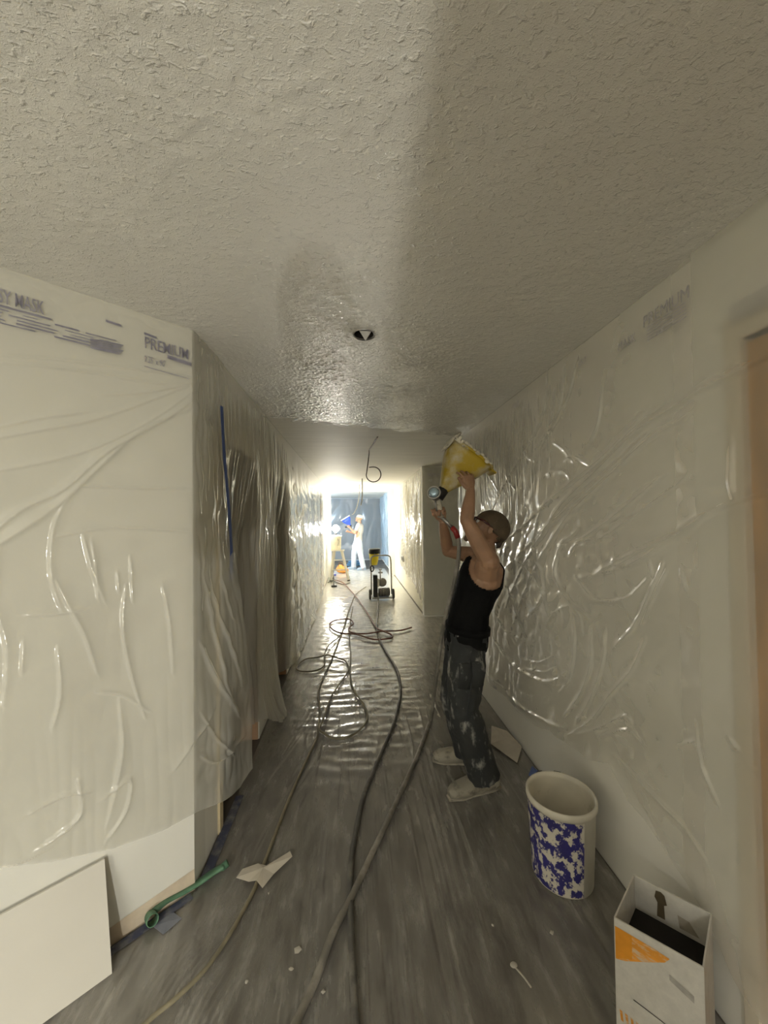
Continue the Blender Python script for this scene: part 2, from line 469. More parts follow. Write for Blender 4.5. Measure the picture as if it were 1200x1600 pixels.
def film_mat(name, haze=.3, col=(.82, .80, .74), rough=.13, gloss=1.5, dust=0, dscale=5, dstretch=(1, 1, 1), fine=.15, fscale=90, y_haze=None, streak=False):
    m, t, b, o = nmat(name); t.nodes.remove(b); L = t.links.new; vec = coords(t, dstretch)
    df = nd(t, 'BsdfDiffuse', Color=rgba(col)); tl = nd(t, 'BsdfTranslucent', Color=rgba(col))
    m1 = nd(t, 'MixShader'); m1.inputs[0].default_value = .35; L(df.outputs[0], m1.inputs[1]); L(tl.outputs[0], m1.inputs[2])
    tr = nd(t, 'BsdfTransparent', Color=(.96, .955, .94, 1))
    m2 = nd(t, 'MixShader'); m2.inputs[0].default_value = haze; L(tr.outputs[0], m2.inputs[1]); L(m1.outputs[0], m2.inputs[2])
    if dust:
        n = nd(t, 'TexNoise', Scale=dscale, Detail=8., Roughness=.65); L(vec, n.inputs['Vector'])
        mr = nd(t, 'MapRange'); mr.inputs[1].default_value = .35; mr.inputs[2].default_value = .72
        mr.inputs[3].default_value = haze; mr.inputs[4].default_value = min(1, haze+dust)
        src = n.outputs['Fac']
        if streak:                                     # dust rubbed onto the fine creases that run with the corridor
            n5 = nd(t, 'TexNoise', Scale=55., Detail=5., Roughness=.7); L(coords(t, (1, .07, 1)), n5.inputs['Vector'])
            av = nd(t, 'MixRGB'); av.inputs[0].default_value = .28; L(n.outputs['Fac'], av.inputs[1]); L(n5.outputs['Fac'], av.inputs[2]); src = av.outputs[0]; mr.inputs[1].default_value = .40; mr.inputs[2].default_value = .72
        L(src, mr.inputs[0]); L(mr.outputs[0], m2.inputs[0])
        if y_haze:                                     # film turns paler and more opaque further down the corridor
            sx = nd(t, 'SeparateXYZ'); L(coords(t), sx.inputs[0]); m4 = nd(t, 'MapRange'); L(sx.outputs['Y'], m4.inputs[0])
            m4.inputs[1].default_value, m4.inputs[2].default_value = y_haze[:2]; m4.inputs[3].default_value = 0; m4.inputs[4].default_value = y_haze[2]
            ad = nd(t, 'Math', operation='ADD', use_clamp=True); L(mr.outputs[0], ad.inputs[0]); L(m4.outputs[0], ad.inputs[1]); L(ad.outputs[0], m2.inputs[0])
    gl = nd(t, 'BsdfGlossy', Roughness=rough, Color=(1, 1, 1, 1))
    lw = nd(t, 'LayerWeight', Blend=.5)                       # Schlick reflectance, the same from both faces of the sheet
    pw = nd(t, 'Math', operation='POWER'); pw.inputs[1].default_value = 5.; L(lw.outputs['Facing'], pw.inputs[0])
    mu = nd(t, 'Math', operation='MULTIPLY_ADD', use_clamp=True); mu.inputs[1].default_value = .9; mu.inputs[2].default_value = .045*gloss; L(pw.outputs[0], mu.inputs[0])
    m3 = nd(t, 'MixShader'); L(mu.outputs[0], m3.inputs[0]); L(m2.outputs[0], m3.inputs[1]); L(gl.outputs[0], m3.inputs[2]); L(m3.outputs[0], o.inputs[0])
    if fine:
        n2 = nd(t, 'TexNoise', Scale=fscale, Detail=2.); L(coords(t), n2.inputs['Vector'])
        bp = nd(t, 'Bump', Strength=fine, Distance=.004); L(n2.outputs['Fac'], bp.inputs['Height'])
        for s in (df, gl): L(bp.outputs[0], s.inputs['Normal'])
    return m
def emit(name, col, st):
    m, t, b, o = nmat(name); b.inputs['Base Color'].default_value = rgba(col); b.inputs['Emission Color'].default_value = rgba(col); b.inputs['Emission Strength'].default_value = st
    return m
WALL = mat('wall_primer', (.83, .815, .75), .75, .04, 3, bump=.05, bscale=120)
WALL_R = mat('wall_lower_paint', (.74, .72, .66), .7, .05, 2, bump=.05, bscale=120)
DRY = mat('drywall_edge', (.62, .52, .40), .8, .2, 9)
CEIL = mat('ceiling_board', (.82, .80, .735), .6, .05, 2, stretch=(1, 6, 1))
WOOD = mat('orange_wood', (.42, .22, .055), .45, .35, 5, stretch=(8, 8, .6))
WOOD_D = mat('dark_brown_wood', (.40, .35, .27), .6, .15, 4)
JAMB = mat('bare_brown_jamb', (.36, .22, .13), .65, .2, 6)
CASING = mat('casing_paint', (.66, .60, .49), .5, .05, 5)
FLOOR = splat('floor_dark', (.085, .072, .060), (.24, .22, .19), .50, .75, 3.2, .5, (1, .4, 1))
FILM_L = film_mat('masking_film', .36, (.84, .825, .76), .10, 1.3)
FILM_C = film_mat('masking_film_corridor', .42, (.90, .88, .81), .18, 1.5)
FILM_R = film_mat('masking_film_wall', .30, (.88, .86, .79), .16, 1.5)
FILM_F = film_mat('floor_film', .12, (.84, .81, .74), .15, 1.5, dust=.40, dscale=16, dstretch=(1, .3, 1), fine=.25, fscale=120, y_haze=(3.0, 6.8, .80), streak=True)
PRINT = mat('violet_print', (.24, .23, .28), .6, .2, 30)
PRINT_F = mat('faded_violet_print', (.42, .40, .42), .6, .2, 30)
BLUE_TAPE = mat('blue_tape', (.07, .12, .34), .6, .15, 20)
GREEN_TAPE = mat('green_tape', (.09, .19, .115), .55, .25, 25, bump=.3, bscale=40)
BLACK = mat('black_rubber', (.018, .018, .018), .5, .2, 20)
METAL = mat('grey_metal', (.42, .41, .39), .4, .1, 20, metal=.8)
WHITE_P = mat('white_plastic', (.75, .73, .68), .45, .06, 10)
CARD_IN = mat('paper_scrap', (.55, .50, .42), .85, .1, 12)

# ------------------------------------------------------------------ the room
XL, XR = -.7036, 1.1386
CY = 1.7526; ANG = math.atan(.9016); D45 = Vector((-math.cos(ANG), -math.sin(ANG), 0)); N45 = Vector((math.sin(ANG), -math.cos(ANG), 0))
CORNER = Vector((XL, CY, 0))
END_Y, BACK_Y = 10.8, 15.
def struct(o): o['kind'] = 'structure'; return o
def slab(name, *b, m=WALL, parent=None):
    o = boxo(name, b, m, parent)
    return o if parent else struct(o)

struct(boxo('floor', (-4, 3.2, -4.6, BACK_Y+.2, -.1, 0), FLOOR))
# ceiling with the round hole of a ceiling light
bm = bmesh.new(); HX, HY, HR = .06, 1.748, .047
def loop(bm, pts):
    vs = [bm.verts.new(p) for p in pts]; return [bm.edges.new((vs[i], vs[(i+1) % len(vs)])) for i in range(len(vs))]
e = loop(bm, [(-4, -4.6, H), (3.2, -4.6, H), (3.2, BACK_Y+.2, H), (-4, BACK_Y+.2, H)]) + loop(bm, [(HX+HR*math.cos(a*math.pi/16), HY+HR*math.sin(a*math.pi/16), H) for a in range(32)])
bmesh.ops.triangle_fill(bm, edges=e, use_beauty=True)
top = bmesh.ops.extrude_face_region(bm, geom=bm.faces[:])
for v in top['geom']:
    if isinstance(v, bmesh.types.BMVert): v.co.z += .02
ceiling = struct(obj('ceiling', bm, CEIL, smooth=False))

# sprayed texture coat: raised splatter, ending along a slanted front at y ~ 3.5
xs = np.concatenate([np.arange(-1.75, -.71, .012), np.arange(-.71, XR+.006, .0055)]); ys = np.concatenate([np.arange(.30, 1.35, .008), np.arange(1.35, 3.95, .0052)])
X, Y = np.meshgrid(xs, ys, indexing='ij')
f1 = field(2.3, .022, .014, 1); f2 = field(2.9, .036, .022, 2); f3 = field(1.1, .005, .005, 3); f4 = field(4, .2, .15, 4)
a = f1(X, Y) + .7*f2(X, Y)
f5 = field(.9, .0075, .0065, 6)
h = .0011*np.clip(f5(X, Y)-.1, 0, 2.5)*np.clip((Y-1.2)/.5, 0, 1) + .0014*np.clip(a-.25, 0, 1.1)**.8 + .0003*f3(X, Y) + .0004*np.clip(f1(Y+.3, X), 0, 2)
h *= .8+.25*np.clip(f4(X, Y), -1.5, 1.5)
front = 3.46+.39*X + .03*f2(X*.5, Y*.5) + .05*f1(X, Y) - Y
fade = np.clip(front/.14, 0, 1); h = h*fade
Zc = H - .0004 - h + .003*(1-np.clip(front/.05+.5, 0, 1))
CEIL_T = mat('sprayed_texture', (.74, .72, .665), .5, .04, 3, spec=.5)
_t = CEIL_T.node_tree; _b = _t.nodes['Principled BSDF']; _v = coords(_t, (1, 1.5, 1)); _prev = None
for _sc, _lo, _hi, _ds, _st in ((50., .56, .72, .006, .5), (110., .54, .72, .003, .4), (300., .35, .65, .001, .4)):
    _n = nd(_t, 'TexNoise', Scale=_sc, Detail=2.5, Distortion=.6); _t.links.new(_v, _n.inputs['Vector'])
    _bp = nd(_t, 'Bump', Strength=_st, Distance=_ds, invert=False); _t.links.new(ramp(_t, _n.outputs['Fac'], _lo, _hi), _bp.inputs['Height'])
    if _prev: _t.links.new(_prev, _bp.inputs['Normal'])
    _prev = _bp.outputs[0]
_t.links.new(_prev, _b.inputs['Normal']); _t.links.new(_prev, _b.inputs['Coat Normal']); _b.inputs['Coat Weight'].default_value = .8; _b.inputs['Coat Roughness'].default_value = .12
coat = grid_mesh('texture_coat', X, Y, Zc, CEIL_T, flip=True, mask=((X-HX)**2+(Y-HY)**2 > (HR+.004)**2) & (front > -.03)); setpar(coat, ceiling)
coat['kind'] = 'stuff'; coat['label'] = 'white sprayed splatter texture'

# left: angled wall, then the corridor wall with two doorways
bm = bmesh.new(); E = CORNER + D45*3.6
prism(bm, [(CORNER.x, CORNER.y), (E.x, E.y), (E.x-N45.x*.14, E.y-N45.y*.14), (XL-.14, CY+.12), (XL, CY+.12)], 0, H)
struct(obj('wall_left_angled', bm, mat('angled_wall_primer', (.73, .715, .655), .75, .04, 3, bump=.05, bscale=120), smooth=False))
bm = bmesh.new()
D1, D2, D3 = (2.10, 2.90), (3.42, 4.08), (8.30, 8.42)
for y0, y1 in ((CY+.12, D1[0]), (D1[1], D2[0]), (D2[1], END_Y+.12)): box(bm, XL-.12, XL, y0, y1, 0, H)
for y0, y1 in (D1, D2): box(bm, XL-.12, XL, y0, y1, 2.03, H)
wl = struct(obj('wall_left', bm, WALL, smooth=False))
slab('wall_left_room', -1.9, -1.8, 1.0, END_Y, 0, H)
for i, (y0, y1) in enumerate((D1, D2)):
    d = struct(thing('door_%d' % (i+1), None, None, (XL-.12, y1, 0)))
    del_keys = [k for k in d.keys() if k != 'kind']
    boxo('jamb', (XL-.45, XL-.004, y1-.004, y1+.03, 0, 2.03), WOOD_D, d)
    boxo('jamb', (XL-.125, XL-.004, y0-.03, y0+.004, 0, 2.03), CASING, d)
    boxo('jamb_foot', (XL-.44, XL-.008, y1-.010, y1-.004, 0, .38), JAMB, d)
    boxo('head_jamb', (XL-.125, XL-.004, y0, y1, 2.026, 2.04), CASING, d)
    boxo('door_leaf', (XL-.46, XL-.42, y0-.3, y1, 0.01, 2.02), WOOD_D, d)
t1 = struct(boxo('trim_1', (XL-.01, XL+.022, D3[0], D3[1], 0, 2.1), mat('tan_casing', (.50, .36, .24), .55, .12, 8)))
t2 = struct(boxo('trim_2', (XL-.005, XL+.012, 2.04, 2.085, .0, 2.05), mat('raw_pine', (.62, .52, .34), .6, .1, 8)))
# bare drywall edges along the foot of the angled wall
t3 = bmesh.new(); tube(t3, [CORNER+N45*.002+V(0, 0, .045), CORNER+D45*.42+N45*.002+V(0, 0, .035)], [(.045, .002), (.030, .002)], 4, ref=(0, 0, 1)); struct(obj('baseboard_left', t3, DRY, smooth=False))

# right: wall with a wooden door, ending at a side opening; then the corridor goes on
RD = (.16, 1.024)
bm = bmesh.new()
box(bm, XR, XR+.12, -1.3, RD[0], 0, H); box(bm, XR, XR+.12, RD[1], 4.02, 0, H); box(bm, XR, XR+.12, RD[0], RD[1], 2.10, H)
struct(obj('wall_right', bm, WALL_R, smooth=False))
d = struct(thing('door_3', None, None, (XR, .6, 0)))
boxo('door_leaf', (XR+.014, XR+.054, RD[0], RD[1], .01, 2.09), WOOD, d)
for i in range(3): boxo('door_panel', (XR+.008, XR+.016, RD[0]+.12, RD[1]-.12, .15+.66*i, .66+.66*i), WOOD, d, bev=.004)
boxo('casing', (XR-.012, XR+.05, RD[1]-.002, RD[1]+.046, 0, 2.17), CASING, d, bev=.004)
boxo('casing', (XR-.012, XR+.05, RD[0]-.062, RD[0]+.004, 0, 2.17), CASING, d, bev=.004)
boxo('head_casing', (XR-.012, XR+.05, RD[0], RD[1], 2.10, 2.17), CASING, d, bev=.004)
slab('wall_side_opening', XR, 3.2, 3.92, 4.02, 0, H)
slab('wall_column', 1.125, 3.2, 6.15, 6.3, 0, H)
slab('wall_side_end', 3.1, 3.2, 4.0, 6.2, 0, H)
slab('wall_right_far', 1.16, 1.28, 6.25, END_Y+.12, 0, H, m=mat('cream_paint', (.76, .72, .58), .7, .04, 3))
# far end of the corridor: opening into the next room
bm = bmesh.new()
box(bm, XL, -.62, END_Y, END_Y+.14, 0, H); box(bm, 1.0, 1.17, END_Y, END_Y+.14, 0, H); box(bm, -.62, 1.0, END_Y, END_Y+.14, 2.37, H)
struct(obj('wall_corridor_end', bm, WALL, smooth=False))
GREY_BLUE = mat('grey_room_wall', (.44, .46, .48), .8, .1, 2)
slab('wall_far', -3.4, 2.2, BACK_Y, BACK_Y+.1, 0, H, m=GREY_BLUE)
slab('wall_far_left', -3.4, -3.3, END_Y, BACK_Y, 0, H)
slab('wall_far_right', 1.12, 1.22, END_Y+.12, BACK_Y, 0, H)
slab('wall_far_front', -3.4, XL-.1, END_Y, END_Y+.12, 0, H)
# behind the viewpoint
slab('wall_back', -4, 3, -4.5, -4.4, 0, H)
slab('wall_back_left', -4, -3.35, -4.5, 1.0, 0, H)
slab('wall_back_stub', .119, XR+.12, -1.3, -1.2, 0, H)
slab('wall_back_right', 2.2, 2.3, -4.5, -1.2, 0, H)

# ------------------------------------------------------------------ plastic films
def text_part(body, size, M, mat_, parent, name='print', sx=1., bold=0.):
    cu = bpy.data.curves.new('t', 'FONT'); cu.body = body; cu.size = size; cu.extrude = .0004; cu.offset = bold; cu.resolution_u = 2
    o = link('t', cu); dg = bpy.context.evaluated_depsgraph_get(); dg.update()
    me = bpy.data.meshes.new_from_object(o.evaluated_get(dg)); bpy.data.objects.remove(o)
    me.transform(M @ Matrix.Diagonal((sx, 1, 1, 1))); me.materials.clear()
    r = link(name, me, mat_); setpar(r, parent); return r

# film over the angled wall, its free end hanging round the corner
us = np.concatenate([np.linspace(-3.0, -.75, 40, endpoint=False), np.arange(-.75, .365, .0036)])
ts = np.linspace(0, 1, 560)
zb = np.interp(us, [-3, -.6, -.44, -.29, -.13, 0, .15, .28, .36], [.62, .49, .415, .362, .336, .33, .28, .255, .30])
U = np.repeat(us[:, None], len(ts), 1); Z = (H-.004) + (zb[:, None]-H+.004)*ts[None, :]
fa = field(2.5, .02, .16, 11); fb = field(2.1, .05, .035, 12); fc = field(3, .16, .25, 13)
drop = np.clip((H-.04-Z)/.25, 0, 1); low = np.clip((1.45-Z)/.9, 0, 1)
hh = folds(U, Z, LEFT_FOLDS, 1.2) + .002*np.clip(1-(H-Z)/.12, 0, 1)*np.abs(fb(U*1.6, Z*1.6))
hh += drop*(.0010*fb(U, Z) + .0025*fc(U, Z)*drop) + low*(.008*(1+fc(U*1.4+.5, Z)) + .0012*np.abs(fa(U, Z)))
side = U > 0
hh = np.where(side, hh + (.0012+.0035*np.clip((Z-1.1)/.4, 0, 1))*np.abs(fa(U, Z))*drop + .0012*fb(U, Z)*drop, hh)
hh *= 1 - .75*np.exp(-(U/.02)**2)                        # taut over the arris
phi = np.radians(np.interp(Z, [.2, .6, 1.1, 1.6, 2.44], [25, 24, 17, 6, 1.5]))
Xp = np.where(side, XL + U*np.sin(phi), XL - U*D45.x); Yp = np.where(side, CY + U*np.cos(phi), CY - U*D45.y)
nx = np.where(side, np.cos(phi), N45.x); ny = np.where(side, -np.sin(phi), N45.y)
off = .010 + hh
film = grid_mesh('plastic_sheet', Xp+nx*off, Yp+ny*off, Z, FILM_L, flip=False)
tag(film, 'clear printed masking film draped over the angled wall and round its corner', 'plastic sheet')
def on45(s, z, d=.0155):
    """text frame on the angled wall, s measured to the left of the corner"""
    p = CORNER + D45*s + N45*d; return Matrix(((-D45.x, 0, N45.x, p.x), (-D45.y, 0, N45.y, p.y), (0, 1, 0, z), (0, 0, 0, 1)))
PR = PRINT
text_part('EASY MASK', .066, on45(.642, 2.316), PR, film, sx=.44, bold=.0004)
bm = bmesh.new()
def line45(bm, s0, s1, z0, z1, t=.003):
    a, b = CORNER+D45*s0+N45*.0155, CORNER+D45*s1+N45*.0155
    tube(bm, [a+V(0, 0, z0), b+V(0, 0, z1)], [(t, .0004)]*2, 4, ref=(0, 0, 1))
line45(bm, .75, .475, 2.303, 2.306, .0035)
rng = random.Random(3)
for k in range(5):
    z = 2.292-.011*k; a = .75
    while a > .29:
        l = rng.uniform(.03, .11); line45(bm, a, max(a-l, .285), z, z+.001, rng.choice((.0015, .0022, .003))); a -= l+rng.uniform(.01, .05)
obj('print_lines', bm, PR, film, smooth=False)
bm = bmesh.new()
for k in range(6): line45(bm, .365, .262+.006*(k % 3), 2.274-.0065*k, 2.283-.0075*k, .0026)
obj('print_block', bm, PR, film, smooth=False)
text_part('PREMIUM', .066, on45(.19, 2.298), PR, film, sx=.63, bold=.0004)
bm = bmesh.new(); bm.free()
for q in ((.105, .008, 2.286, 2.280, .008), (.19, .145, 2.356, 2.352, .005), (.318, .268, 2.360, 2.358, .005), (.19, .02, 2.222, 2.214, .0016)):
    bm = bmesh.new(); line45(bm, *q); obj('print_bar', bm, PR, film, smooth=False)
text_part("9.25' x 90'", .038, on45(.19, 2.240), PR, film, sx=.5, bold=0.)

def wall_film(name, label, xw, sgn, us, zbv, hfun, m, nz=300, ztop=H-.004, gap=.012):
    ts = np.linspace(0, 1, nz); U = np.repeat(us[:, None], nz, 1); Z = ztop + (zbv[:, None]-ztop)*ts[None, :]
    h = hfun(U, Z) + gap
    o = grid_mesh(name, xw + sgn*h, U, Z, m, flip=(sgn > 0))
    return tag(o, label, 'plastic sheet')

# right film
pa = field(2.2, .012, .30, 21); pb = field(2.7, .03, .022, 22); pc = field(3.1, .2, .2, 23); pd = field(2.4, .055, .10, 24)
def h_right(U, Z):
    drop = np.clip((H-.03-Z)/.15, 0, 1)
    pl = np.clip((U-1.7)/1., 0, 1)*np.clip((Z-1.55)/.5, 0, 1)*drop
    sw = np.exp(-((U-2.5)/.8)**2 - ((Z-1.0)/.65)**2)
    far = np.clip((U-2.9)/.6, 0, 1)
    h = folds(U, Z, RIGHT_FOLDS, .9) + .0045*np.abs(pa(U, Z))*pl + drop*(.0006*pb(U, Z) + .004*(1+pc(U, Z)))
    h += sw*(.0018*np.abs(pb(U, Z)) + .007*np.abs(pd(U+.4*Z, Z))) + far*drop*(.004*np.abs(pd(U*.6, Z)))
    ed = np.interp(U, RE[0], RE[1])
    return np.maximum(h, 0) + .022*np.clip((1.25-U)/.1, 0, 1) + .03*np.clip(1-(Z-ed)/.35, 0, 1)**2*np.clip(.5+.6*pc(U*1.5, Z), 0, 1.6)
RE = ([-.4, .6, .95, 1.05, 1.15, 1.3, 1.42, 1.5, 1.62, 1.75, 1.95, 2.10, 2.25, 2.44, 2.86, 3.42, 4.02],
      [.24, .22, .24, .26, .30, .36, .41, .43, .50, .44, .39, .375, .31, .265, .24, .25, .33])
us = np.concatenate([np.linspace(-.4, .85, 36, endpoint=False), np.arange(.85, 4.01, .0055)])
rng_ = np.random.default_rng(5)
zbv = np.interp(us, *RE) + .004*np.sin(us*9) + .003*np.sin(us*23+1)
film_r = wall_film('plastic_sheet', 'clear masking film with heavy swirling folds along the long wall behind the sprayer', XR, -1, us, zbv, h_right, FILM_R, 380)
def onR(y, z, d=.05):                       # print seen on the right wall, reading away from the camera edge
    return Matrix(((0, 0, -1, XR-d), (-1, 0, 0, y), (0, 1, 0, z), (0, 0, 0, 1)))
for y, z, s, tx in ((1.36, 2.30, .062, 'PREMIUM'), (1.50, 2.27, .05, 'MASK'), (1.30, 2.24, .025, "9.25'"), (1.78, 2.32, .04, 'EASY'), (2.55, 2.33, .05, 'MASK')):
    text_part(tx, s, onR(y, z, .034), PRINT_F, film_r, sx=.8)
bm = bmesh.new()
for k in range(5): tube(bm, [(XR-.034, 1.34, 2.29-.012*k), (XR-.034, 1.17, 2.292-.012*k)], [(.002, .0004)]*2, 4, ref=(0, 0, 1))
obj('print_lines', bm, PRINT_F, film_r, smooth=False); bm = bmesh.new()
for k in range(5): tube(bm, [(XR-.040, 1.02, 2.19-.012*k), (XR-.040, .72, 2.192-.012*k)], [(.003, .0004)]*2, 4, ref=(0, 0, 1))
obj('print_lines', bm, PRINT_F, film_r, smooth=False)

# left corridor film across the doorways
la = field(2.2, .022, .40, 31); lb = field(2.7, .05, .035, 32); lc = field(3.3, .25, .3, 33); ld = field(2.6, .10, .07, 34)
def h_left(U, Z):
    drop = np.clip((H-.03-Z)/.8, 0, 1); near = np.clip((4.3-U)/.5, 0, 1)
    h = drop*(.012*np.abs(la(U, Z))*(.35+.65*near) + .0008*lb(U, Z) + .008*np.abs(lc(U, Z)))
    h += (1-near)*drop*(.007*np.abs(ld(U*.45+.6*Z, Z*.8)) + .0012*np.abs(lb(U, Z)))
    for y0, y1 in (D1, D2):                                     # sucked a little into the openings
        h -= .09*np.clip(np.minimum(U-y0, y1-U)/.16, 0, 1)*np.clip((2.0-Z)/.5, 0, 1)
    h += .06*np.clip((.55-Z)/.5, 0, 1)**1.5*(1+.6*lc(U*2, Z))*np.exp(-((U-3.15)/.35)**2)
    h += .05*np.clip((.7-Z)/.7, 0, 1)**2*np.clip((U-4.1)/.3, 0, 1)
    return h
us = np.concatenate([np.arange(2.0, 4.3, .008), np.arange(4.3, 8.9, .022)])
zbv = np.interp(us, [2.0, 2.5, 2.9, 3.05, 3.2, 3.4, 3.75, 4.05, 4.3, 6, 7.9, 8.2, 8.9], [.35, .22, .14, .03, .02, .08, .09, .06, .03, .03, .06, .05, .5])
film_l = wall_film('plastic_sheet', 'clear masking film hanging in long pleats over the two doorways', XL, 1, us, zbv, h_left, FILM_C, 300)
# blue tape holding the film beside the first doorway
bm = bmesh.new(); tube(bm, smooth_path([(XL+.05, 1.985, 2.17), (XL+.055, 2.0, 1.95), (XL+.065, 2.03, 1.7), (XL+.07, 2.06, 1.45), (XL+.06, 2.08, 1.28)]), [(.014, .001)]*21, 4, ref=(.2, 1, 0))
tag(obj('tape_strip', bm, BLUE_TAPE, smooth=False), 'blue masking tape strip running down the film by the angled corner', 'tape')
# right film beyond the side opening, and the sheet on the column end
ra = field(2.2, .06, .35, 41); rb = field(2.4, .05, .05, 42)
film_rf = wall_film('plastic_sheet', 'wrinkled masking film on the corridor wall beyond the side opening', 1.16, -1, np.arange(6.32, 9.5, .018),
    np.interp(np.arange(6.32, 9.5, .018), [6.3, 6.6, 7.2, 9.5], [.12, .22, .35, .5]), lambda U, Z: np.clip((H-Z)/.3, 0, 1)*(.018*np.abs(ra(U, Z))+.004*np.abs(rb(U, Z))), FILM_C, 150)
xs = np.arange(1.12, 2.2, .02); zs = np.linspace(.03, H-.004, 90); X, Z = np.meshgrid(xs, zs, indexing='ij')
fcol = tag(grid_mesh('plastic_sheet', X, 6.138-.003*np.abs(rb(X, Z)), Z, film_mat('taut_film', .35, (.86, .84, .77), .25, 1.), flip=False), 'taut masking film on the end of the projecting wall', 'plastic sheet')
Mc = lambda x, z: Matrix(((1, 0, 0, x), (0, 0, -1, 6.128), (0, 1, 0, z), (0, 0, 0, 1)))
text_part('PREMIUM', .07, Mc(1.215, 2.27), PRINT, fcol, sx=.7); text_part("9.25'", .05, Mc(1.23, 2.19), PRINT_F, fcol, sx=.6)
# far room: films on the back wall and on the right return
xs = np.arange(-1.9, 1.1, .03); zs = np.linspace(.05, H-.05, 90); X, Z = np.meshgrid(xs, zs, indexing='ij')
tag(grid_mesh('plastic_sheet', X, BACK_Y-.02-.02*np.abs(ra(X*.4, Z)), Z, film_mat('grey_film', .45, (.52, .54, .57), .2, 1.3), flip=False), 'grey masking film hung across the back wall of the far room', 'plastic sheet')
BLUE_LIT = film_mat('blue_lit_film', .5, (.60, .75, .90), .2, 1.3)  # cool light of the far room is put into the film colour
ys = np.arange(END_Y+.2, BACK_Y-.3, .03)
wall_film('plastic_sheet', 'film coloured with painted blue light on the side wall just inside the far room', 1.12, -1, ys, ys*0+.1, lambda U, Z: .03*np.abs(ra(U, Z)), BLUE_LIT, 80)

# floor film
xs = np.concatenate([np.arange(XL-.9, XR-.01, .0065), np.arange(XR, 2.3, .05)]); ys = np.concatenate([np.arange(.75, 4, .012), np.arange(4, END_Y+1.5, .022)])
X, Y = np.meshgrid(xs, ys, indexing='ij')
ga = field(2.3, .012, .5, 51); gb = field(2.9, .085, .030, 52); gc = field(3.7, .25, .5, 53); gd = field(2.0, .03, .03, 54)
mid = np.exp(-((X-.05)/.55)**4)*np.clip((Y-1.9)/1.2, 0, 1); nearf = np.clip((3.4-Y)/1.2, 0, 1)
h = .0075 + .0022*np.clip(np.abs(ga(X, Y))-.5, 0, 2)*np.clip(.5+gc(X, Y), 0, 1.4)*nearf + .0024*np.clip(gb(X, Y), -1, 3)*mid + .0004*gd(X, Y)
rg = random.Random(21); FF = []
for k in range(70):                                            # long creases running with the corridor
    x0 = rg.uniform(-.65, 1.0); y0 = rg.uniform(.9, 2.8); l = rg.uniform(.25, 1.1); a = rg.gauss(0, .05)
    if x0 < -.35: a += .25
    FF.append((rg.uniform(.004, .007), rg.uniform(.003, .007), [(x0, y0), (x0+a*l*.5+rg.gauss(0, .01), y0+l*.5), (x0+a*l, y0+l)]))
for k in range(14):                                            # gathered bundle on the diagonal by the leaning board
    o = k*.021; FF.append((.005, .006, [(-.90+o+.30, 1.02-o*.7), (-.72+o, 1.38-o*.7), (-.58+o*.8, 1.62-o*.5)]))
h += folds(X, Y, FF)
keep = (Y < CY + .9016*(X-XL) - .03) | (X > XL+.012)
keep &= ~((Y > END_Y-.02) & ((X < -.6) | (X > .98)))
keep &= (X > XL+.012) | (Y < CY)
keep &= (X < XR-.015) | ((Y > 4.05) & (Y < 6.10))
floor_film = grid_mesh('floor_sheet', X, Y, h, FILM_F, flip=False, mask=keep)
tag(floor_film, 'dusty clear film covering the dark floor along the corridor', 'plastic sheet')

# ------------------------------------------------------------------ people
def hand(bm, wrist, d, nrm, curl, side, s=1., spread=.0, thumb_open=.6):
    """d: hand direction, nrm: back-of-hand normal, curl: finger joint bends (radians), side: +1 if thumb lies on d x nrm side"""
    d = V(d).normalized(); n = V(nrm); n = (n - d*n.dot(d)).normalized(); a = d.cross(n)*side; w = V(wrist)
    tube(bm, [w-d*.02*s, w+d*.015*s, w+d*.05*s, w+d*.092*s], [(.024*s, .019*s), (.029*s, .017*s), (.041*s, .016*s), (.040*s, .013*s)], 12, ref=a)
    for k, (o, l) in enumerate(((.032, .070), (.011, .078), (-.010, .074), (-.030, .058))):
        p = w + d*(.082-.004*abs(k-1.3))*s + a*o*s; ang = 0; pts = [p - d*.02*s, p]; dd = d + a*spread*(1.5-k)
        for j, fr in enumerate((.45, .31, .24)):
            ang += curl[j]*(1+.06*k); v = (dd.normalized()*math.cos(ang) - n*math.sin(ang)); p = p + v*l*fr*s; pts.append(p)
        tube(bm, pts, [.0095*s, .0098*s, .0092*s, .0084*s, .0066*s], 8)
    p = w + d*.025*s + a*.026*s; v = (d*.75 + a*thumb_open - n*.25).normalized(); v2 = (d*.9 + a*thumb_open*.15 - n*.45).normalized()
    tube(bm, [p-d*.012*s, p+v*.032*s, p+v*.032*s+v2*.028*s, p+v*.032*s+v2*.05*s], [.014*s, .0125*s, .0105*s, .008*s], 8)

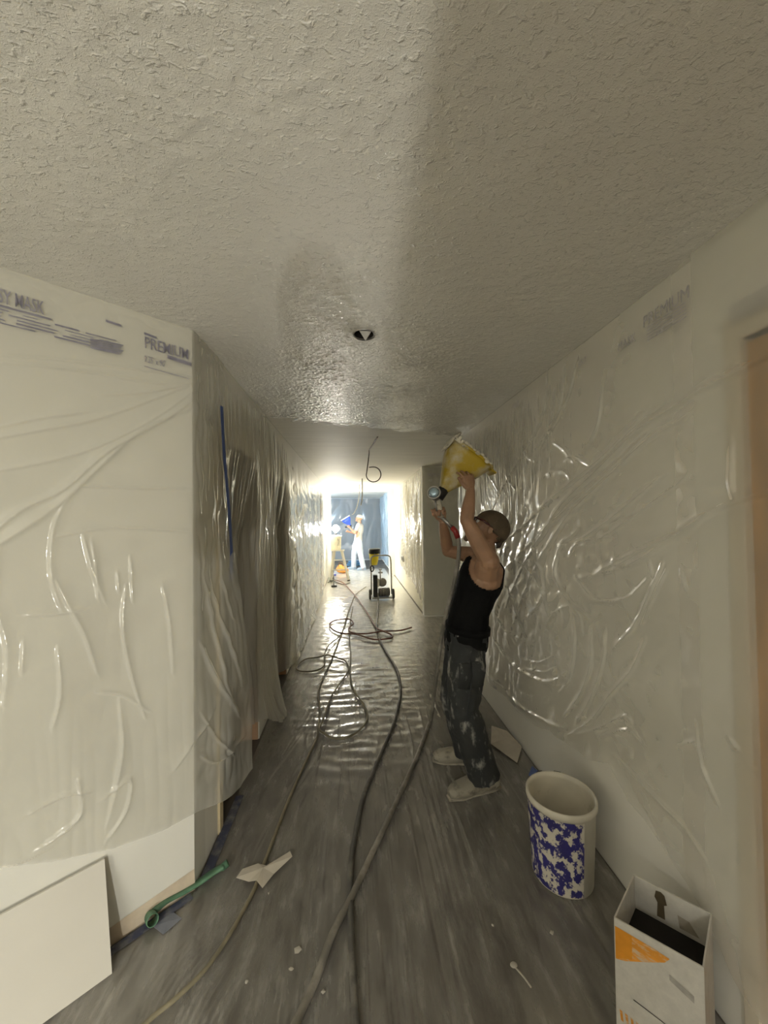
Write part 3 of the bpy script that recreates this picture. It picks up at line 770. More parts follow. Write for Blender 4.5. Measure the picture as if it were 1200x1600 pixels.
def head(bm, c, up, fw, s=1.):
    up = V(up).normalized(); M = frame(up, fw); f = M.col[0]; l = M.col[1]; c = V(c)
    ball(bm, c + up*.028*s - f*.012*s, (.096*s, .076*s, .090*s), M, 16, 12)               # cranium
    tube(bm, [c+up*.06*s+f*.035*s, c+f*.040*s, c-up*.05*s+f*.045*s, c-up*.088*s+f*.052*s, c-up*.108*s+f*.055*s],
         [(.050*s, .052*s), (.050*s, .060*s), (.045*s, .052*s), (.032*s, .036*s), (.018*s, .022*s)], 14, ref=f)   # face and jaw
    tube(bm, [c+up*.020*s+f*.082*s, c-up*.006*s+f*.098*s, c-up*.022*s+f*.108*s, c-up*.030*s+f*.094*s], [.008*s, .011*s, .014*s, .012*s], 8)
    tube(bm, [c+up*.026*s+f*.078*s+l*.040*s, c+up*.030*s+f*.088*s, c+up*.026*s+f*.078*s-l*.040*s], [.009*s, .010*s, .009*s], 8)
    tube(bm, [c-up*.056*s+f*.084*s+l*.022*s, c-up*.056*s+f*.094*s, c-up*.056*s+f*.084*s-l*.022*s], [.007*s, .009*s, .007*s], 8)
    ball(bm, c-up*.096*s+f*.078*s, (.020*s, .022*s, .016*s), M)
    for q in (1, -1):
        ball(bm, c-up*.004*s-f*.006*s+l*q*.078*s, (.020*s, .010*s, .032*s), M)
    return up, f, l
TORSO = ((-.10, .125, .105), (0., .165, .118), (1., .142, .104), (1.55, .150, .112), (2., .172, .122), (2.6, .150, .105), (3., .062, .060))
def torso(bm, J, left, g=0., lo=0):
    P = [V(J['pelvis']), V(J['waist']), V(J['chest']), V(J['neckb'])]
    path = smooth_path(P, 10); pts, rad = [], []
    for t, a, b in TORSO[lo:]:
        if t < 0: p = P[0] + (P[0]-P[1]).normalized()*.09
        else: p = path[min(30, int(round(t*10)))]
        pts.append(p); rad.append((a+g, b+g))
    tube(bm, pts, rad, 20, ref=left)
def arms(bm, J, s=1., g=0., to=1.):
    for q in 'LR':
        sh, el, wr = V(J[q+'sh']), V(J[q+'el']), V(J[q+'wr'])
        tube(bm, [lerp(J['neckb'], J['chest'], .35), lerp(J['neckb'], sh, .6), sh], [.062+g, .062+g, .060+g], 12)
        tube(bm, [lerp(J['chest'], sh, .55) - V(0, 0, .05), lerp(J['chest'], sh, .85), lerp(sh, el, .15)], [.075+g, .072+g, .050+g], 12)
        ball(bm, sh, .060+g)
        tube(bm, [sh, lerp(sh, el, .3), lerp(sh, el, .6), el], [.055+g, .052+g, .048+g, .037+g], 12)
        if to > .5: tube(bm, [lerp(sh, el, .93), el, lerp(el, wr, .3), lerp(el, wr, .7), wr], [.036+g, .039+g, .042+g, .033+g, .025+g], 12)
        ball(bm, el, .038+g)
def legs(bm, J, r=(.088, .082, .060, .060, .042), n=14):
    for q in 'LR':
        h, k, a = V(J[q+'hip']), V(J[q+'kn']), V(J[q+'an'])
        tube(bm, [h+V(0, 0, .05), h, lerp(h, k, .5), k, lerp(k, a, .35), a], [r[0]*.9, r[0], r[1], r[2], r[3], r[4]], n); ball(bm, k, r[2])
def body(J, left, parent, skin, voxel, up, fw, hands):
    bm = bmesh.new(); torso(bm, J, left); arms(bm, J); legs(bm, J)
    hc = V(J['head']); u, f, l = head(bm, hc, up, fw, J.get('hs', 1.))
    tube(bm, [lerp(J['chest'], J['neckb'], .7), V(J['neckb']), hc-u*.05-f*.02], [.07, .058, .054], 14)
    for q in 'LR':
        a = V(J[q+'an']); t = V(J[q+'toe']); tube(bm, [a+V(0, 0, .02), a-V(0, 0, .03), lerp(a, t, .5)+V(0, 0, -.02), t], [.04, .045, .038, .02], 10)
        hand(bm, J[q+'wr'], *hands[q])
    o = remesh('body', bm, voxel, 3, skin, parent)
    for q in (1, -1):
        for m_, r, off in ((EYE_W, .0125, .0), (EYE_D, .0065, .0085)):
            b2 = bmesh.new(); ball(b2, hc+u*.008+f*(.080+off)+l*q*.030, r, None, 10, 8); obj('eye' if off == 0 else 'iris', b2, m_, parent)
    return o
def boot(J, q, m_, parent, s=1., sole=None):
    a = V(J[q+'an']); t = V(J[q+'toe']); d = (t-V(a.x, a.y, t.z)); d.z = 0; L = d.length; d.normalize(); z0 = V(0, 0, a.z-.085*s)
    b = V(a.x, a.y, z0.z); bm = bmesh.new(); sd = V(-d.y, d.x, 0)
    tube(bm, [b-d*.085*s+V(0, 0, .05), b-d*.05*s+V(0, 0, .05), b+d*.03*s+V(0, 0, .058), b+d*.10*s+V(0, 0, .047), b+d*.165*s+V(0, 0, .040), b+d*.20*s+V(0, 0, .034)],
         [(.030*s, .040), (.040*s, .052), (.042*s, .060), (.048*s, .048), (.044*s, .040), (.022*s, .026)], 14, ref=sd)
    tube(bm, [b+V(0, 0, .05), b+V(0, 0, .10), a+V(0, 0, .08)], [.046, .050, .056], 14)
    def flat(me):
        P = vget(me); lo = b.z+.004; P[:, 2] = np.maximum(P[:, 2], lo); me.vertices.foreach_set('co', P.ravel()); me.update(); ripple(me, .003, 45, 7)
    o = remesh('boot', bm, .007, 2, m_, parent, flat)
    b3 = bmesh.new(); tube(b3, [b-d*.09*s+V(0, 0, .010), b-d*.03*s+V(0, 0, .010), b+d*.06*s+V(0, 0, .010), b+d*.14*s+V(0, 0, .010), b+d*.205*s+V(0, 0, .010)], [(.034, .010), (.044, .010), (.042, .010), (.050, .010), (.026, .010)], 12, ref=sd)
    ob = obj('sole', b3, sole or m_, o)
    return o

EYE_W = mat('eye_white', (.7, .68, .64), .3, .02); EYE_D = mat('eye_dark', (.03, .02, .015), .2, .1)
SKIN = mat('skin', (.33, .19, .115), .5, .12, 14, bump=.1, bscale=90, **{'Subsurface Weight': .08, 'Subsurface Radius': (.02, .008, .004)})
SKIN_D = splat('skin_dusty', (.40, .24, .15), (.62, .57, .50), .60, .72, 30, .6)
JEANS = splat('spattered_jeans', (.030, .032, .032), (.32, .31, .28), .55, .70, 16, .8, (1, 1, .5), bump=.1)
TANK = mat('black_cotton', (.006, .006, .006), .9, .2, 30, spec=.15)
BOOT = splat('caked_boot', (.30, .275, .22), (.12, .105, .085), .50, .66, 14, .8, bump=.5)
CAPM = splat('brown_cap', (.085, .060, .036), (.20, .16, .11), .62, .74, 40, .85)

# worker spraying the ceiling ------------------------------------------
J = dict(pelvis=(.678, 2.32, .845), waist=(.703, 2.32, 1.02), chest=(.775, 2.31, 1.215), neckb=(.815, 2.30, 1.352), head=(.812, 2.28, 1.512),
         Lsh=(.772, 2.145, 1.335), Lel=(.640, 2.13, 1.572), Lwr=(.690, 2.200, 1.752), Rsh=(.782, 2.455, 1.345), Rel=(.645, 2.60, 1.360), Rwr=(.575, 2.44, 1.575),
         Lhip=(.660, 2.235, .80), Lkn=(.622, 2.20, .485), Lan=(.738, 2.215, .095), Ltoe=(.565, 2.175, .03),
         Rhip=(.690, 2.40, .80), Rkn=(.628, 2.43, .46), Ran=(.725, 2.47, .095), Rtoe=(.565, 2.50, .03))
worker = thing('person', 'person in black tank top and spattered jeans raising a yellow hopper to the ceiling', 'person', (.70, 2.32, .008))
UP = V(.60, .06, .80); FW = V(-.80, .16, .60)
HANDS = dict(L=((-.10, .22, .97), (.25, -.93, .22), (.35, .40, .3), -1, .98, .26, .7), R=((-.30, -.30, .90), (.55, .80, .25), (1.25, 1.15, .6), 1, 1., 0, .35))
LEFT = V(.02, -1, 0)
body(J, LEFT, worker, SKIN, .0045, UP, FW, HANDS)
# tank top
bm = bmesh.new(); torso(bm, J, LEFT, .010, 0)
for q in 'LR': tube(bm, [lerp(J['neckb'], J['chest'], .35)+V(0, 0, .01), lerp(J['neckb'], J[q+'sh'], .55)+V(0, 0, .012)], [.066, .066], 12)
for q in 'LR': tube(bm, [lerp(J['chest'], J[q+'sh'], .55)-V(0, 0, .05), lerp(J['chest'], J[q+'sh'], .8)], [.082, .078], 12)
axis = (V(J['neckb'])-V(J['waist'])).normalized()
def tank_cut(p):
    if (p-V(J['neckb'])).dot(axis) > .01: return True
    for q, r in (('L', .128), ('R', .118)):
        c = lerp(J[q+'sh'], J['chest'], .10) + V(.012, 0, -.012); d = p-c
        if math.sqrt((d.x*1.0)**2 + (d.y*.85)**2 + (d.z*.92)**2) < r: return True
    if (p-(V(J['neckb'])+V(-.03, 0, .02))).length < .075: return True
    return p.z < .80
def tank_post(me): ripple(me, .0035, 22, 3, (1, 1, .7)); cull(me, tank_cut)
tk = remesh('tank_top', bm, .009, 3, TANK, worker, tank_post); sm = tk.modifiers.new('cloth', 'SOLIDIFY'); sm.thickness = .004; sm.offset = 0
# jeans
def jeans_mesh(parent, m_, J, r=(.114, .102, .092, .098, .096), top=.93, amp=.007, seed=5, vox=.009):
    bm = bmesh.new(); pts = [V(J['pelvis'])+(V(J['pelvis'])-V(J['waist'])).normalized()*.10, V(J['pelvis']), lerp(J['pelvis'], J['waist'], .55)]
    tube(bm, pts, [(.135, .118), (.178, .130), (.160, .122)], 20, ref=LEFT)
    for q in 'LR':
        h, k, a = V(J[q+'hip']), V(J[q+'kn']), V(J[q+'an'])
        tube(bm, [h+V(0, 0, .06), h, lerp(h, k, .3), lerp(h, k, .65), k, lerp(k, a, .25), lerp(k, a, .6), lerp(k, a, .88), lerp(k, a, 1.0)-V(0, 0, .012)],
             [r[0]*.8, r[0]*.95, r[0], r[1], r[2], r[3], r[3]*.98, r[4], r[4]*1.06], 16)
    def post(me): ripple(me, amp, 26, seed, (1, 1, 1.1))
    return remesh('jeans', bm, vox, 2, m_, parent, post)
jn = jeans_mesh(worker, JEANS, J)
M5 = mat('denim_seam', (.028, .031, .035), .8, .2, 30)
for dx, z in ((-.055, .72), (.018, .73)):               # thigh pocket flaps
    b2 = bmesh.new(); tube(b2, [(.665+dx, 2.118, z+.055), (.668+dx, 2.104, z), (.655+dx, 2.108, z-.08)], [(.036, .008), (.040, .011), (.036, .008)], 10, ref=(1, 0, 0)); obj('pocket', b2, JEANS, jn)
b2 = bmesh.new(); tube(b2, smooth_path([(.640, 2.122, .80), (.640, 2.102, .66), (.622, 2.112, .49), (.675, 2.118, .28), (.725, 2.128, .12)]), .0035, 6); obj('side_seam', b2, M5, jn)
b2 = bmesh.new(); pc = lerp(J['pelvis'], J['waist'], .42); tube(b2, [pc-V(0, 0, .018), pc+V(.003, 0, .018)], [(.172, .132)]*2, 28, ref=LEFT); obj('belt', b2, TANK, jn)
SOLE = mat('boot_sole', (.30, .27, .22), .8, .2, 20)
for q in 'LR': boot(J, q, BOOT, worker, 1.13, SOLE)
# cap worn backwards, glasses
hm = frame(UP, FW); hc = V(J['head']); hf = hm.col[0]; hl = hm.col[1]; hu = hm.col[2]
bm = bmesh.new(); ball(bm, hc+hu*.030-hf*.014, (.112, .092, .106), hm, 24, 16)
def cap_cut(p):
    d = p-hc; return d.dot(hu) < -.004 + .35*max(0, d.dot(hf)+.02) - .30*max(0, -d.dot(hf)-.02)
bmesh.ops.delete(bm, geom=[f for f in bm.faces if cap_cut(f.calc_center_median())], context='FACES')
cp = obj('cap', bm, CAPM, worker); sm = cp.modifiers.new('t', 'SOLIDIFY'); sm.thickness = .005
bm = bmesh.new(); tube(bm, [hc-hf*.088-hu*.004, hc-hf*.106-hu*.030, hc-hf*.112-hu*.052], [(.072, .006), (.066, .006), (.046, .005)], 14, ref=hl); obj('peak', bm, CAPM, cp)
bm = bmesh.new(); ball(bm, hc+hu*.132-hf*.014, .008); obj('button', bm, CAPM, cp)
DRED = mat('dark_red_frame', (.06, .012, .012), .35, .2, 20)
bm = bmesh.new()
for q in (1, -1): tube(bm, [hc+hf*.100+hu*.012+hl*q*.060, hc+hf*.06+hu*.016+hl*q*.082, hc-hf*.03+hu*.012+hl*q*.087], [(.006, .003)]*3, 8, ref=hu)
tube(bm, [hc+hf*.102+hu*.014+hl*.062, hc+hf*.115+hu*.018, hc+hf*.102+hu*.014-hl*.062], [(.006, .003)]*3, 8, ref=hu)
gl = obj('glasses', bm, DRED, worker)
for q in (1, -1):
    bm = bmesh.new(); ball(bm, hc+hf*.106+hu*.004+hl*q*.033, (.006, .026, .018), hm); obj('lens', bm, BLACK, gl)
# whiskers on the chin
bm = bmesh.new(); ball(bm, hc-hu*.112+hf*.074, (.020, .024, .020), hm); obj('beard', bm, mat('beard', (.10, .065, .04), .9, .3, 60), worker)

# hopper gun -------------------------------------------------------------
gun = thing('hopper_gun', 'yellow texture hopper gun caked in white held up by the worker', 'spray gun', (.541, 2.36, 1.70))
YEL = splat('yellow_hopper', (.40, .28, .015), (.50, .44, .28), .47, .62, 7, .4, (1, 1, 1), bump=.2, var=.15)
CAKE = splat('white_spatter', (.62, .58, .48), (.25, .22, .16), .58, .66, 40, .8, bump=.4)
O0 = V(.548, 2.36, 1.742); AX = V(.585, 0, .811).normalized(); RX = V(.811, 0, -.585).normalized(); RY = V(0, 1, 0)
def sq_ring(bm, c, a, b, n=6, p=4.):
    vs = []
    for k in range(4*n):
        t = 2*math.pi*k/(4*n); ct, st = math.cos(t), math.sin(t); s = (abs(ct)**p + abs(st)**p)**(-1/p)
        vs.append(bm.verts.new(c + RX*ct*s*a + RY*st*s*b))
    return vs
def loft(bm, rings):
    for A, B in zip(rings, rings[1:]):
        for k in range(len(A)): bm.faces.new((A[k], A[(k+1) % len(A)], B[(k+1) % len(A)], B[k]))
prof = [(0, .026, .026), (.03, .028, .028), (.08, .055, .05), (.20, .118, .10), (.275, .146, .120), (.30, .150, .124)]
bm = bmesh.new(); out = [sq_ring(bm, O0+AX*z+RX*.010*(z/.3), a, b) for z, a, b in prof]; inn = [sq_ring(bm, O0+AX*(z+.003)+RX*.010*(z/.3), a-.004, b-.004) for z, a, b in prof[::-1]]
loft(bm, out+inn); hop = obj('hopper', bm, YEL, gun)
bm = bmesh.new(); c = O0+AX*.30+RX*.010; loft(bm, [sq_ring(bm, c-AX*.008, .150, .124), sq_ring(bm, c-AX*.008, .160, .134), sq_ring(bm, c+AX*.006, .160, .134), sq_ring(bm, c+AX*.006, .145, .120)]); obj('rim', bm, YEL, hop)
bm = bmesh.new(); tube(bm, [c+RX*.14-AX*.004, c+RX*.190-AX*.006], [(.09, .009), (.075, .009)], 8, ref=RY); obj('lip_handle', bm, YEL, hop)
# back wall of the hopper stands higher and is caked white
bm = bmesh.new(); tube(bm, [c-RX*.150-AX*.05, c-RX*.148+AX*.012, c-RX*.135+AX*.060], [(.11, .009), (.12, .014), (.10, .012)], 12, ref=RY); obj('splash_guard', bm, CAKE, hop)
bm = bmesh.new()
rg = random.Random(8)
for k in range(26):
    u = rg.uniform(-.14, .12); ball(bm, c+RX*u-AX*(.004-rg.uniform(0, .020))-RY*(.128+rg.uniform(-.004, .006)), (rg.uniform(.008, .020), .005, rg.uniform(.006, .014)), frame(AX, RX), 8, 6)
obj('plaster_crust', bm, CAKE, hop)
bm = bmesh.new(); tube(bm, [O0-AX*.03, O0+AX*.035], [.034, .034], 16); obj('collar', bm, BLACK, gun)
G0 = V(.512, 2.355, 1.735); GD = V(-.35, -.90, .22).normalized()           # gun barrel, pointing up the corridor side
bm = bmesh.new(); tube(bm, [G0-GD*.10, G0-GD*.06, G0+GD*.02, G0+GD*.05], [.020, .030, .034, .030], 18); obj('gun_body', bm, METAL, gun)
bm = bmesh.new(); lathe(bm, [(.034, 0), (.042, 0), (.042, .014), (.034, .014), (.034, 0)], 24, Matrix.Translation(G0+GD*.045) @ frame(GD, (0, 0, 1)).to_4x4(), False, False); nz = obj('nozzle_ring', bm, METAL, gun)
bm = bmesh.new(); lathe(bm, [(.030, 0), (.028, .012), (.012, .016)], 20, Matrix.Translation(G0+GD*.048) @ frame(GD, (0, 0, 1)).to_4x4()); obj('nozzle', bm, mat('blue_lit_metal', (.45, .60, .70), .25, .08, 20, metal=.6), nz)  # blue light falling on the nozzle is painted into its metal colour
bm = bmesh.new(); tube(bm, [G0-GD*.02-V(0, 0, .02), (.535, 2.385, 1.67), (.560, 2.415, 1.60)], [(.016, .024), (.015, .022), (.016, .022)], 12, ref=GD); obj('grip', bm, CAKE, gun)
bm = bmesh.new(); tube(bm, [G0+GD*.01-V(0, 0, .03), (.512, 2.345, 1.665), (.520, 2.36, 1.635)], .006, 8); obj('trigger', bm, METAL, gun)
bm = bmesh.new(); tube(bm, [(.560, 2.415, 1.60), (.600, 2.41, 1.560), (.625, 2.40, 1.530)], .012, 10); obj('swivel', bm, METAL, gun)
bm = bmesh.new(); tube(bm, [(.625, 2.40, 1.530), (.645, 2.39, 1.505), (.660, 2.385, 1.462)], .017, 12); obj('coupler', bm, mat('red_coupler', (.30, .03, .025), .4, .15, 20), gun)

# ------------------------------------------------------------------ hoses and cords
def floor_path(T, z): return [(x, y, z) for x, y in T]
def hose(name, pts, r, m_, label, cat, n=10, sub=5, group=None):
    bm = bmesh.new(); tube(bm, smooth_path(pts, sub), r, n); return tag(obj(name, bm, m_), label, cat, group)
HZ = .013
G_HOSE = splat('dusty_grey_hose', (.17, .155, .13), (.36, .33, .28), .45, .7, 9, .6)
D_HOSE = splat('dark_hose', (.09, .085, .075), (.26, .24, .21), .48, .75, 9, .6)
T_CORD = splat('tan_cord', (.20, .175, .115), (.34, .30, .20), .4, .7, 9, .6)
RED_H = splat('dusty_red_hose', (.20, .075, .055), (.34, .24, .19), .45, .72, 9, .6)
hose('air_hose', [(.660, 2.385, 1.470), (.668, 2.40, 1.375), (.655, 2.46, 1.19), (.600, 2.56, .88), (.575, 2.70, .50), (.570, 2.88, .12), (.560, 2.93, HZ+.014)] + floor_path(HOSE_GUN_FLOOR[1:], HZ+.014), .0135, G_HOSE,
     'thick grey hose dropping from the yellow gun and running along the floor', 'hose', 12)
hose('air_hose', [(.46, 7.42, .16), (.45, 7.25, .06)] + floor_path(HOSE_MACHINE, HZ+.012), .0125, D_HOSE, 'dark hose running down the corridor from the wheeled sprayer', 'hose', 12)
hose('extension_cable', floor_path(CORD_TAN, HZ+.008), .0075, T_CORD, 'long tan cord snaking past the paper scrap', 'cord')
zz = [HZ+.009+ (.018 if 19 <= i <= 22 or i in (3, 4, 12) else 0) for i in range(len(CORD_LOOP))]
hose('extension_cable', [(x, y, z) for (x, y), z in zip(CORD_LOOP, zz)], .0078, T_CORD, 'tan cord coiled into a small ring and a wide loop on the floor', 'cord')
zz = [HZ+.012+(.024 if i % 5 == 2 else .008) for i in range(len(HOSE_RED))]
hose('air_hose', [(x, y, z) for (x, y), z in zip(HOSE_RED, zz)], .0105, RED_H, 'reddish hose tangled in flat loops across the corridor floor', 'hose')
hose('extension_cable', floor_path(CORD_GREY, HZ+.012), .009, D_HOSE, 'short dark cord below the ladder', 'cord')
# cables hanging from the ceiling
CAB = mat('brown_cable', (.07, .05, .035), .5, .2, 20); CABW = mat('pale_cable', (.55, .53, .48), .5, .1, 20)
pts = [(.262, 3.927, H-.003), (.235, 4.3, H-.003), (.208, 4.66, H-.003), (.206, 4.69, 2.40), (.19, 4.69, 2.28), (.174, 4.69, 2.17)]
pts += [(.255+.088*math.cos(a), 4.69-.01*k, 2.132+.088*math.sin(a)) for k, a in enumerate([math.pi*(1.05+.2*i) for i in range(8)])] + [(.20, 4.60, 2.213)]
hose('ceiling_cable', pts, .0062, CAB, 'dark cable looping down from the ceiling in a ring', 'cable')
bm = bmesh.new(); tube(bm, smooth_path([(.20, 8, H), (.198, 8, 2.2), (.19, 8.02, 2.0), (.16, 8.0, 1.88)]), .012, 8)
tag(obj('ceiling_cable', bm, CABW), 'pale flexible conduit hanging straight from the ceiling', 'cable')
bm = bmesh.new(); tube(bm, smooth_path([(.16, 9.4, H), (.15, 9.4, 2.15), (.10, 9.42, 1.9), (.02, 9.4, 1.74), (-.03, 9.4, 1.71)]), .010, 8)
tag(obj('ceiling_cable', bm, CABW), 'white cable end curling down near the far opening', 'cable')

# ceiling light hole
pot = thing('light_can', 'open round light hole in the sprayed ceiling with foil scrap', 'light can', (HX, HY, H))
bm = bmesh.new(); lathe(bm, [(HR-.001, H-.004), (HR-.001, H+.13), (.002, H+.13)], 28, Matrix.Translation((HX, HY, 0)), False, True); obj('housing', bm, mat('dark_can', (.05, .045, .04), .4, .2, 20, metal=.6), pot)
bm = bmesh.new(); lathe(bm, [(HR-.003, H-.002), (HR+.004, H-.007), (HR+.003, H-.001)], 28, Matrix.Translation((HX, HY, 0)), False, False); obj('ring', bm, METAL, pot)
bm = bmesh.new()
v = [bm.verts.new(p) for p in ((HX-.022, HY-.025, H+.004), (HX+.034, HY-.020, H+.006), (HX+.008, HY+.030, H-.016), (HX+.002, HY-.01, H-.002))]
for q in ((0, 1, 3), (1, 2, 3), (2, 0, 3)): bm.faces.new([v[i] for i in q])
o = obj('foil_scrap', bm, mat('pale_foil', (.66, .64, .60), .4, .1, 30), pot, smooth=False); o.modifiers.new('t', 'SOLIDIFY').thickness = .002

# ------------------------------------------------------------------ foreground things
# leaning drywall offcut
bt, tp = V(-.863, 1.451, .009), V(-.928, 1.517, .352)
Lb = D45*1.25; th = ((tp-bt).cross(D45)).normalized()*.0125
bm = bmesh.new(); q = [bt, bt+Lb, tp+Lb, tp]; a = [bm.verts.new(p) for p in q]; b = [bm.verts.new(p+th*(1 if th.dot(N45) < 0 else -1)) for p in q]
bm.faces.new(a); bm.faces.new(b)
for i in range(4): bm.faces.new((a[i], a[(i+1) % 4], b[(i+1) % 4], b[i]))
tag(obj('drywall_board', bm, mat('board_face', (.66, .63, .565), .75, .03, 4), smooth=False), 'pale drywall offcut leaning against the foot of the angled wall', 'board')

# open cardboard box
bx = thing('cardboard_box', 'open white cardboard box with orange print by the lower wall', 'box', (.955, 1.15, .009))
FL, FR, BL, BR = [V(x, y, .009) for x, y in ((.793, 1.155), (.945, 1.008), (.955, 1.282), (1.098, 1.137))]
bh = V(0, 0, .335)
def box_mat():
    m, t, b, o = nmat('printed_card'); vec = coords(t); L = t.links.new
    n = nd(t, 'TexNoise', Scale=28., Detail=6., Roughness=.7); L(vec, n.inputs['Vector'])
    L(ramp(t, n.outputs['Fac'], .25, .8, (.50, .48, .44, 1), (.66, .63, .57, 1)), b.inputs['Base Color']); b.inputs['Roughness'].default_value = .7; return m
CARD = box_mat(); ORANGE = splat('orange_print', (.72, .30, .035), (.66, .50, .33), .50, .62, 22, .65, (1, 1, 2.5))
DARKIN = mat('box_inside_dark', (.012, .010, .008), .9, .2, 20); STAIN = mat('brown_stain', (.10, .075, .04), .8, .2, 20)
def panel(name, p0, p1, par, m_=CARD, t=.004):
    d = (p1-p0).normalized(); n = V(-d.y, d.x, 0)*t*.5; bm = bmesh.new()
    a = [bm.verts.new(p) for p in (p0-n, p1-n, p1-n+bh, p0-n+bh)]; b = [bm.verts.new(p) for p in (p0+n, p1+n, p1+n+bh, p0+n+bh)]
    bm.faces.new(a); bm.faces.new(b)
    for i in range(4): bm.faces.new((a[i], a[(i+1) % 4], b[(i+1) % 4], b[i]))
    return obj(name, bm, m_, par, smooth=False)
front = panel('front_panel', FL, FR, bx); sidep = panel('side_panel', FR, BR, bx); back = panel('back_panel', BR, BL, bx); left = panel('side_panel', BL, FL, bx)
bm = bmesh.new(); v = [bm.verts.new(p+V(0, 0, .003)) for p in (FL, FR, BR, BL)]; bm.faces.new(v); obj('bottom_panel', bm, CARD, bx, smooth=False)
bm = bmesh.new(); ins = [lerp(p, lerp(FL, BR, .5), .03) for p in (FL, FR, BR, BL)]; prism(bm, [(p.x, p.y) for p in ins], .05, .235); obj('inner_block', bm, DARKIN, bx, smooth=False)  # near-black block filling the inside of the box
fd = (FR-FL).normalized(); fn = V(fd.y, -fd.x, 0); fn = fn if fn.y < 0 else -fn
def decal(name, pts, m_, par, base=FL, d=fd, n=fn, e=.0032):
    bm = bmesh.new(); v = [bm.verts.new(base + d*a + V(0, 0, z) + n*e) for a, z in pts]; bm.faces.new(v); return obj(name, bm, m_, par, smooth=False)
decal('orange_block', [(.001, .312), (.05, .311), (.10, .310), (.137, .306), (.125, .288), (.09, .264), (.05, .238), (.025, .222), (.001, .213)], ORANGE, front)
decal('orange_block', [(.001, .312), (.045, .311), (.045, .240), (.001, .216)], mat('orange_solid', (.70, .28, .02), .6, .12, 20), front, e=.0036)
decal('grey_stamp', [(.135, .262), (.190, .242), (.190, .222), (.135, .246)], mat('grey_ink', (.36, .34, .31), .7, .2, 40), front)
Mf = Matrix(((fd.x, 0, fn.x, FL.x+fn.x*.0035), (fd.y, 0, fn.y, FL.y+fn.y*.0035), (0, 1, 0, 0), (0, 0, 0, 1)))
for k in range(4): decal('lettering', [(.008+.014*k, .066-.001*k), (.015+.014*k, .064-.001*k), (.018+.014*k, .034-.001*k), (.011+.014*k, .036-.001*k)], ORANGE, front)
decal('dark_rule', [(.045, .124), (.135, .112), (.135, .110), (.045, .121)], BLACK, front)
bd = (BL-BR).normalized(); bn = V(-bd.y, bd.x, 0); bn = bn if bn.y < 0 else -bn
decal('stain', [(.118, .318), (.128, .325), (.142, .322), (.146, .30), (.138, .285), (.140, .24), (.118, .24), (.120, .285), (.112, .29)], STAIN, back, BR, bd, bn, .0035)
decal('stain', [(.055, .275), (.085, .278), (.080, .24), (.030, .24)], mat('faint_stain', (.34, .30, .24), .8, .2, 30), back, BR, bd, bn, .0035)

# large bucket
bk = thing('bucket', 'tall off-white plaster bucket with peeling blue label beside the wall', 'bucket', (.905, 1.665, .009))
BUC = splat('off_white_bucket', (.66, .62, .53), (.46, .42, .33), .60, .75, 10, .5)
BLUE = splat('blue_label', (.03, .026, .17), (.60, .56, .48), .49, .53, 34, .6, (1, 1, .8), 10., bump=.2)
T = Matrix.Translation((.905, 1.665, .009))
bm = bmesh.new(); lathe(bm, [(.118, 0), (.124, .004), (.139, .325), (.146, .330), (.146, .350), (.142, .356), (.136, .354), (.134, .330), (.120, .012), (.001, .012)], 48, T, True, True); bod = obj('shell', bm, BUC, bk)
bm = bmesh.new()
a0, a1, n = math.radians(150), math.radians(280), 40
def lab(z, a): r = .1242+.015*(z-.004)/.321+.0016; return T @ V(r*math.cos(a), r*math.sin(a), z)
gv = [[bm.verts.new(lab(z, a0+(a1-a0)*i/n)) for z in np.linspace(.010, .322, 12)] for i in range(n+1)]
for i in range(n):
    for j in range(11): bm.faces.new((gv[i][j], gv[i+1][j], gv[i+1][j+1], gv[i][j+1]))
lb_ = obj('label', bm, BLUE, bod)
for k, a in enumerate((1.15, 1.75)):
    bm = bmesh.new(); tube(bm, [T @ V(.146*math.cos(a+d), .146*math.sin(a+d), .354) for d in (-.10, 0, .12)], .0022, 6); obj('dark_chip', bm, BLACK, bod)

# scraps on the floor
DULL_TAPE = splat('dusty_blue_tape', (.055, .062, .11), (.22, .21, .20), .45, .7, 14, .7)
def scrap(name, pts, m_, label, cat, z=.018, amp=.012, seed=0, group=None, thick=.0015):
    rg = random.Random(seed); bm = bmesh.new(); c = V(sum(p[0] for p in pts)/len(pts), sum(p[1] for p in pts)/len(pts), z+amp)
    vs = [bm.verts.new((p[0], p[1], z+rg.uniform(0, amp))) for p in pts]; cv = bm.verts.new(c)
    for i in range(len(vs)): bm.faces.new((vs[i], vs[(i+1) % len(vs)], cv))
    o = obj(name, bm, m_, smooth=False); o.modifiers.new('t', 'SOLIDIFY').thickness = thick
    return tag(o, label, cat, group)
scrap('paper_scrap', [(-.515, 1.80), (-.45, 1.815), (-.40, 1.80), (-.315, 1.865), (-.300, 1.835), (-.37, 1.765), (-.405, 1.705), (-.435, 1.725), (-.47, 1.735), (-.53, 1.76)], CARD_IN, 'crumpled beige paper scrap lying across the tan cord', 'paper', .024, .020, 3)
gt = thing('tape_roll_end', 'twisted length of green masking tape at the foot of the corner', 'tape', (-.72, 1.72, .012))
bm = bmesh.new(); tube(bm, smooth_path([(-.815, 1.635, .035), (-.79, 1.68, .030), (-.74, 1.725, .020), (-.69, 1.765, .018), (-.64, 1.80, .026), (-.605, 1.82, .030)]), [(.030, .011)]*26, 8, ref=(.6, -.7, .45)); obj('strip', bm, GREEN_TAPE, gt)
bm = bmesh.new(); lathe(bm, [(.020, 0), (.022, .03), (.021, .045), (.019, .045), (.020, .03), (.018, 0), (.020, 0)], 16, Matrix.Translation((-.822, 1.622, .030)) @ frame((.5, -.6, .25), (0, 0, 1)).to_4x4(), False, False); obj('curl', bm, GREEN_TAPE, gt)
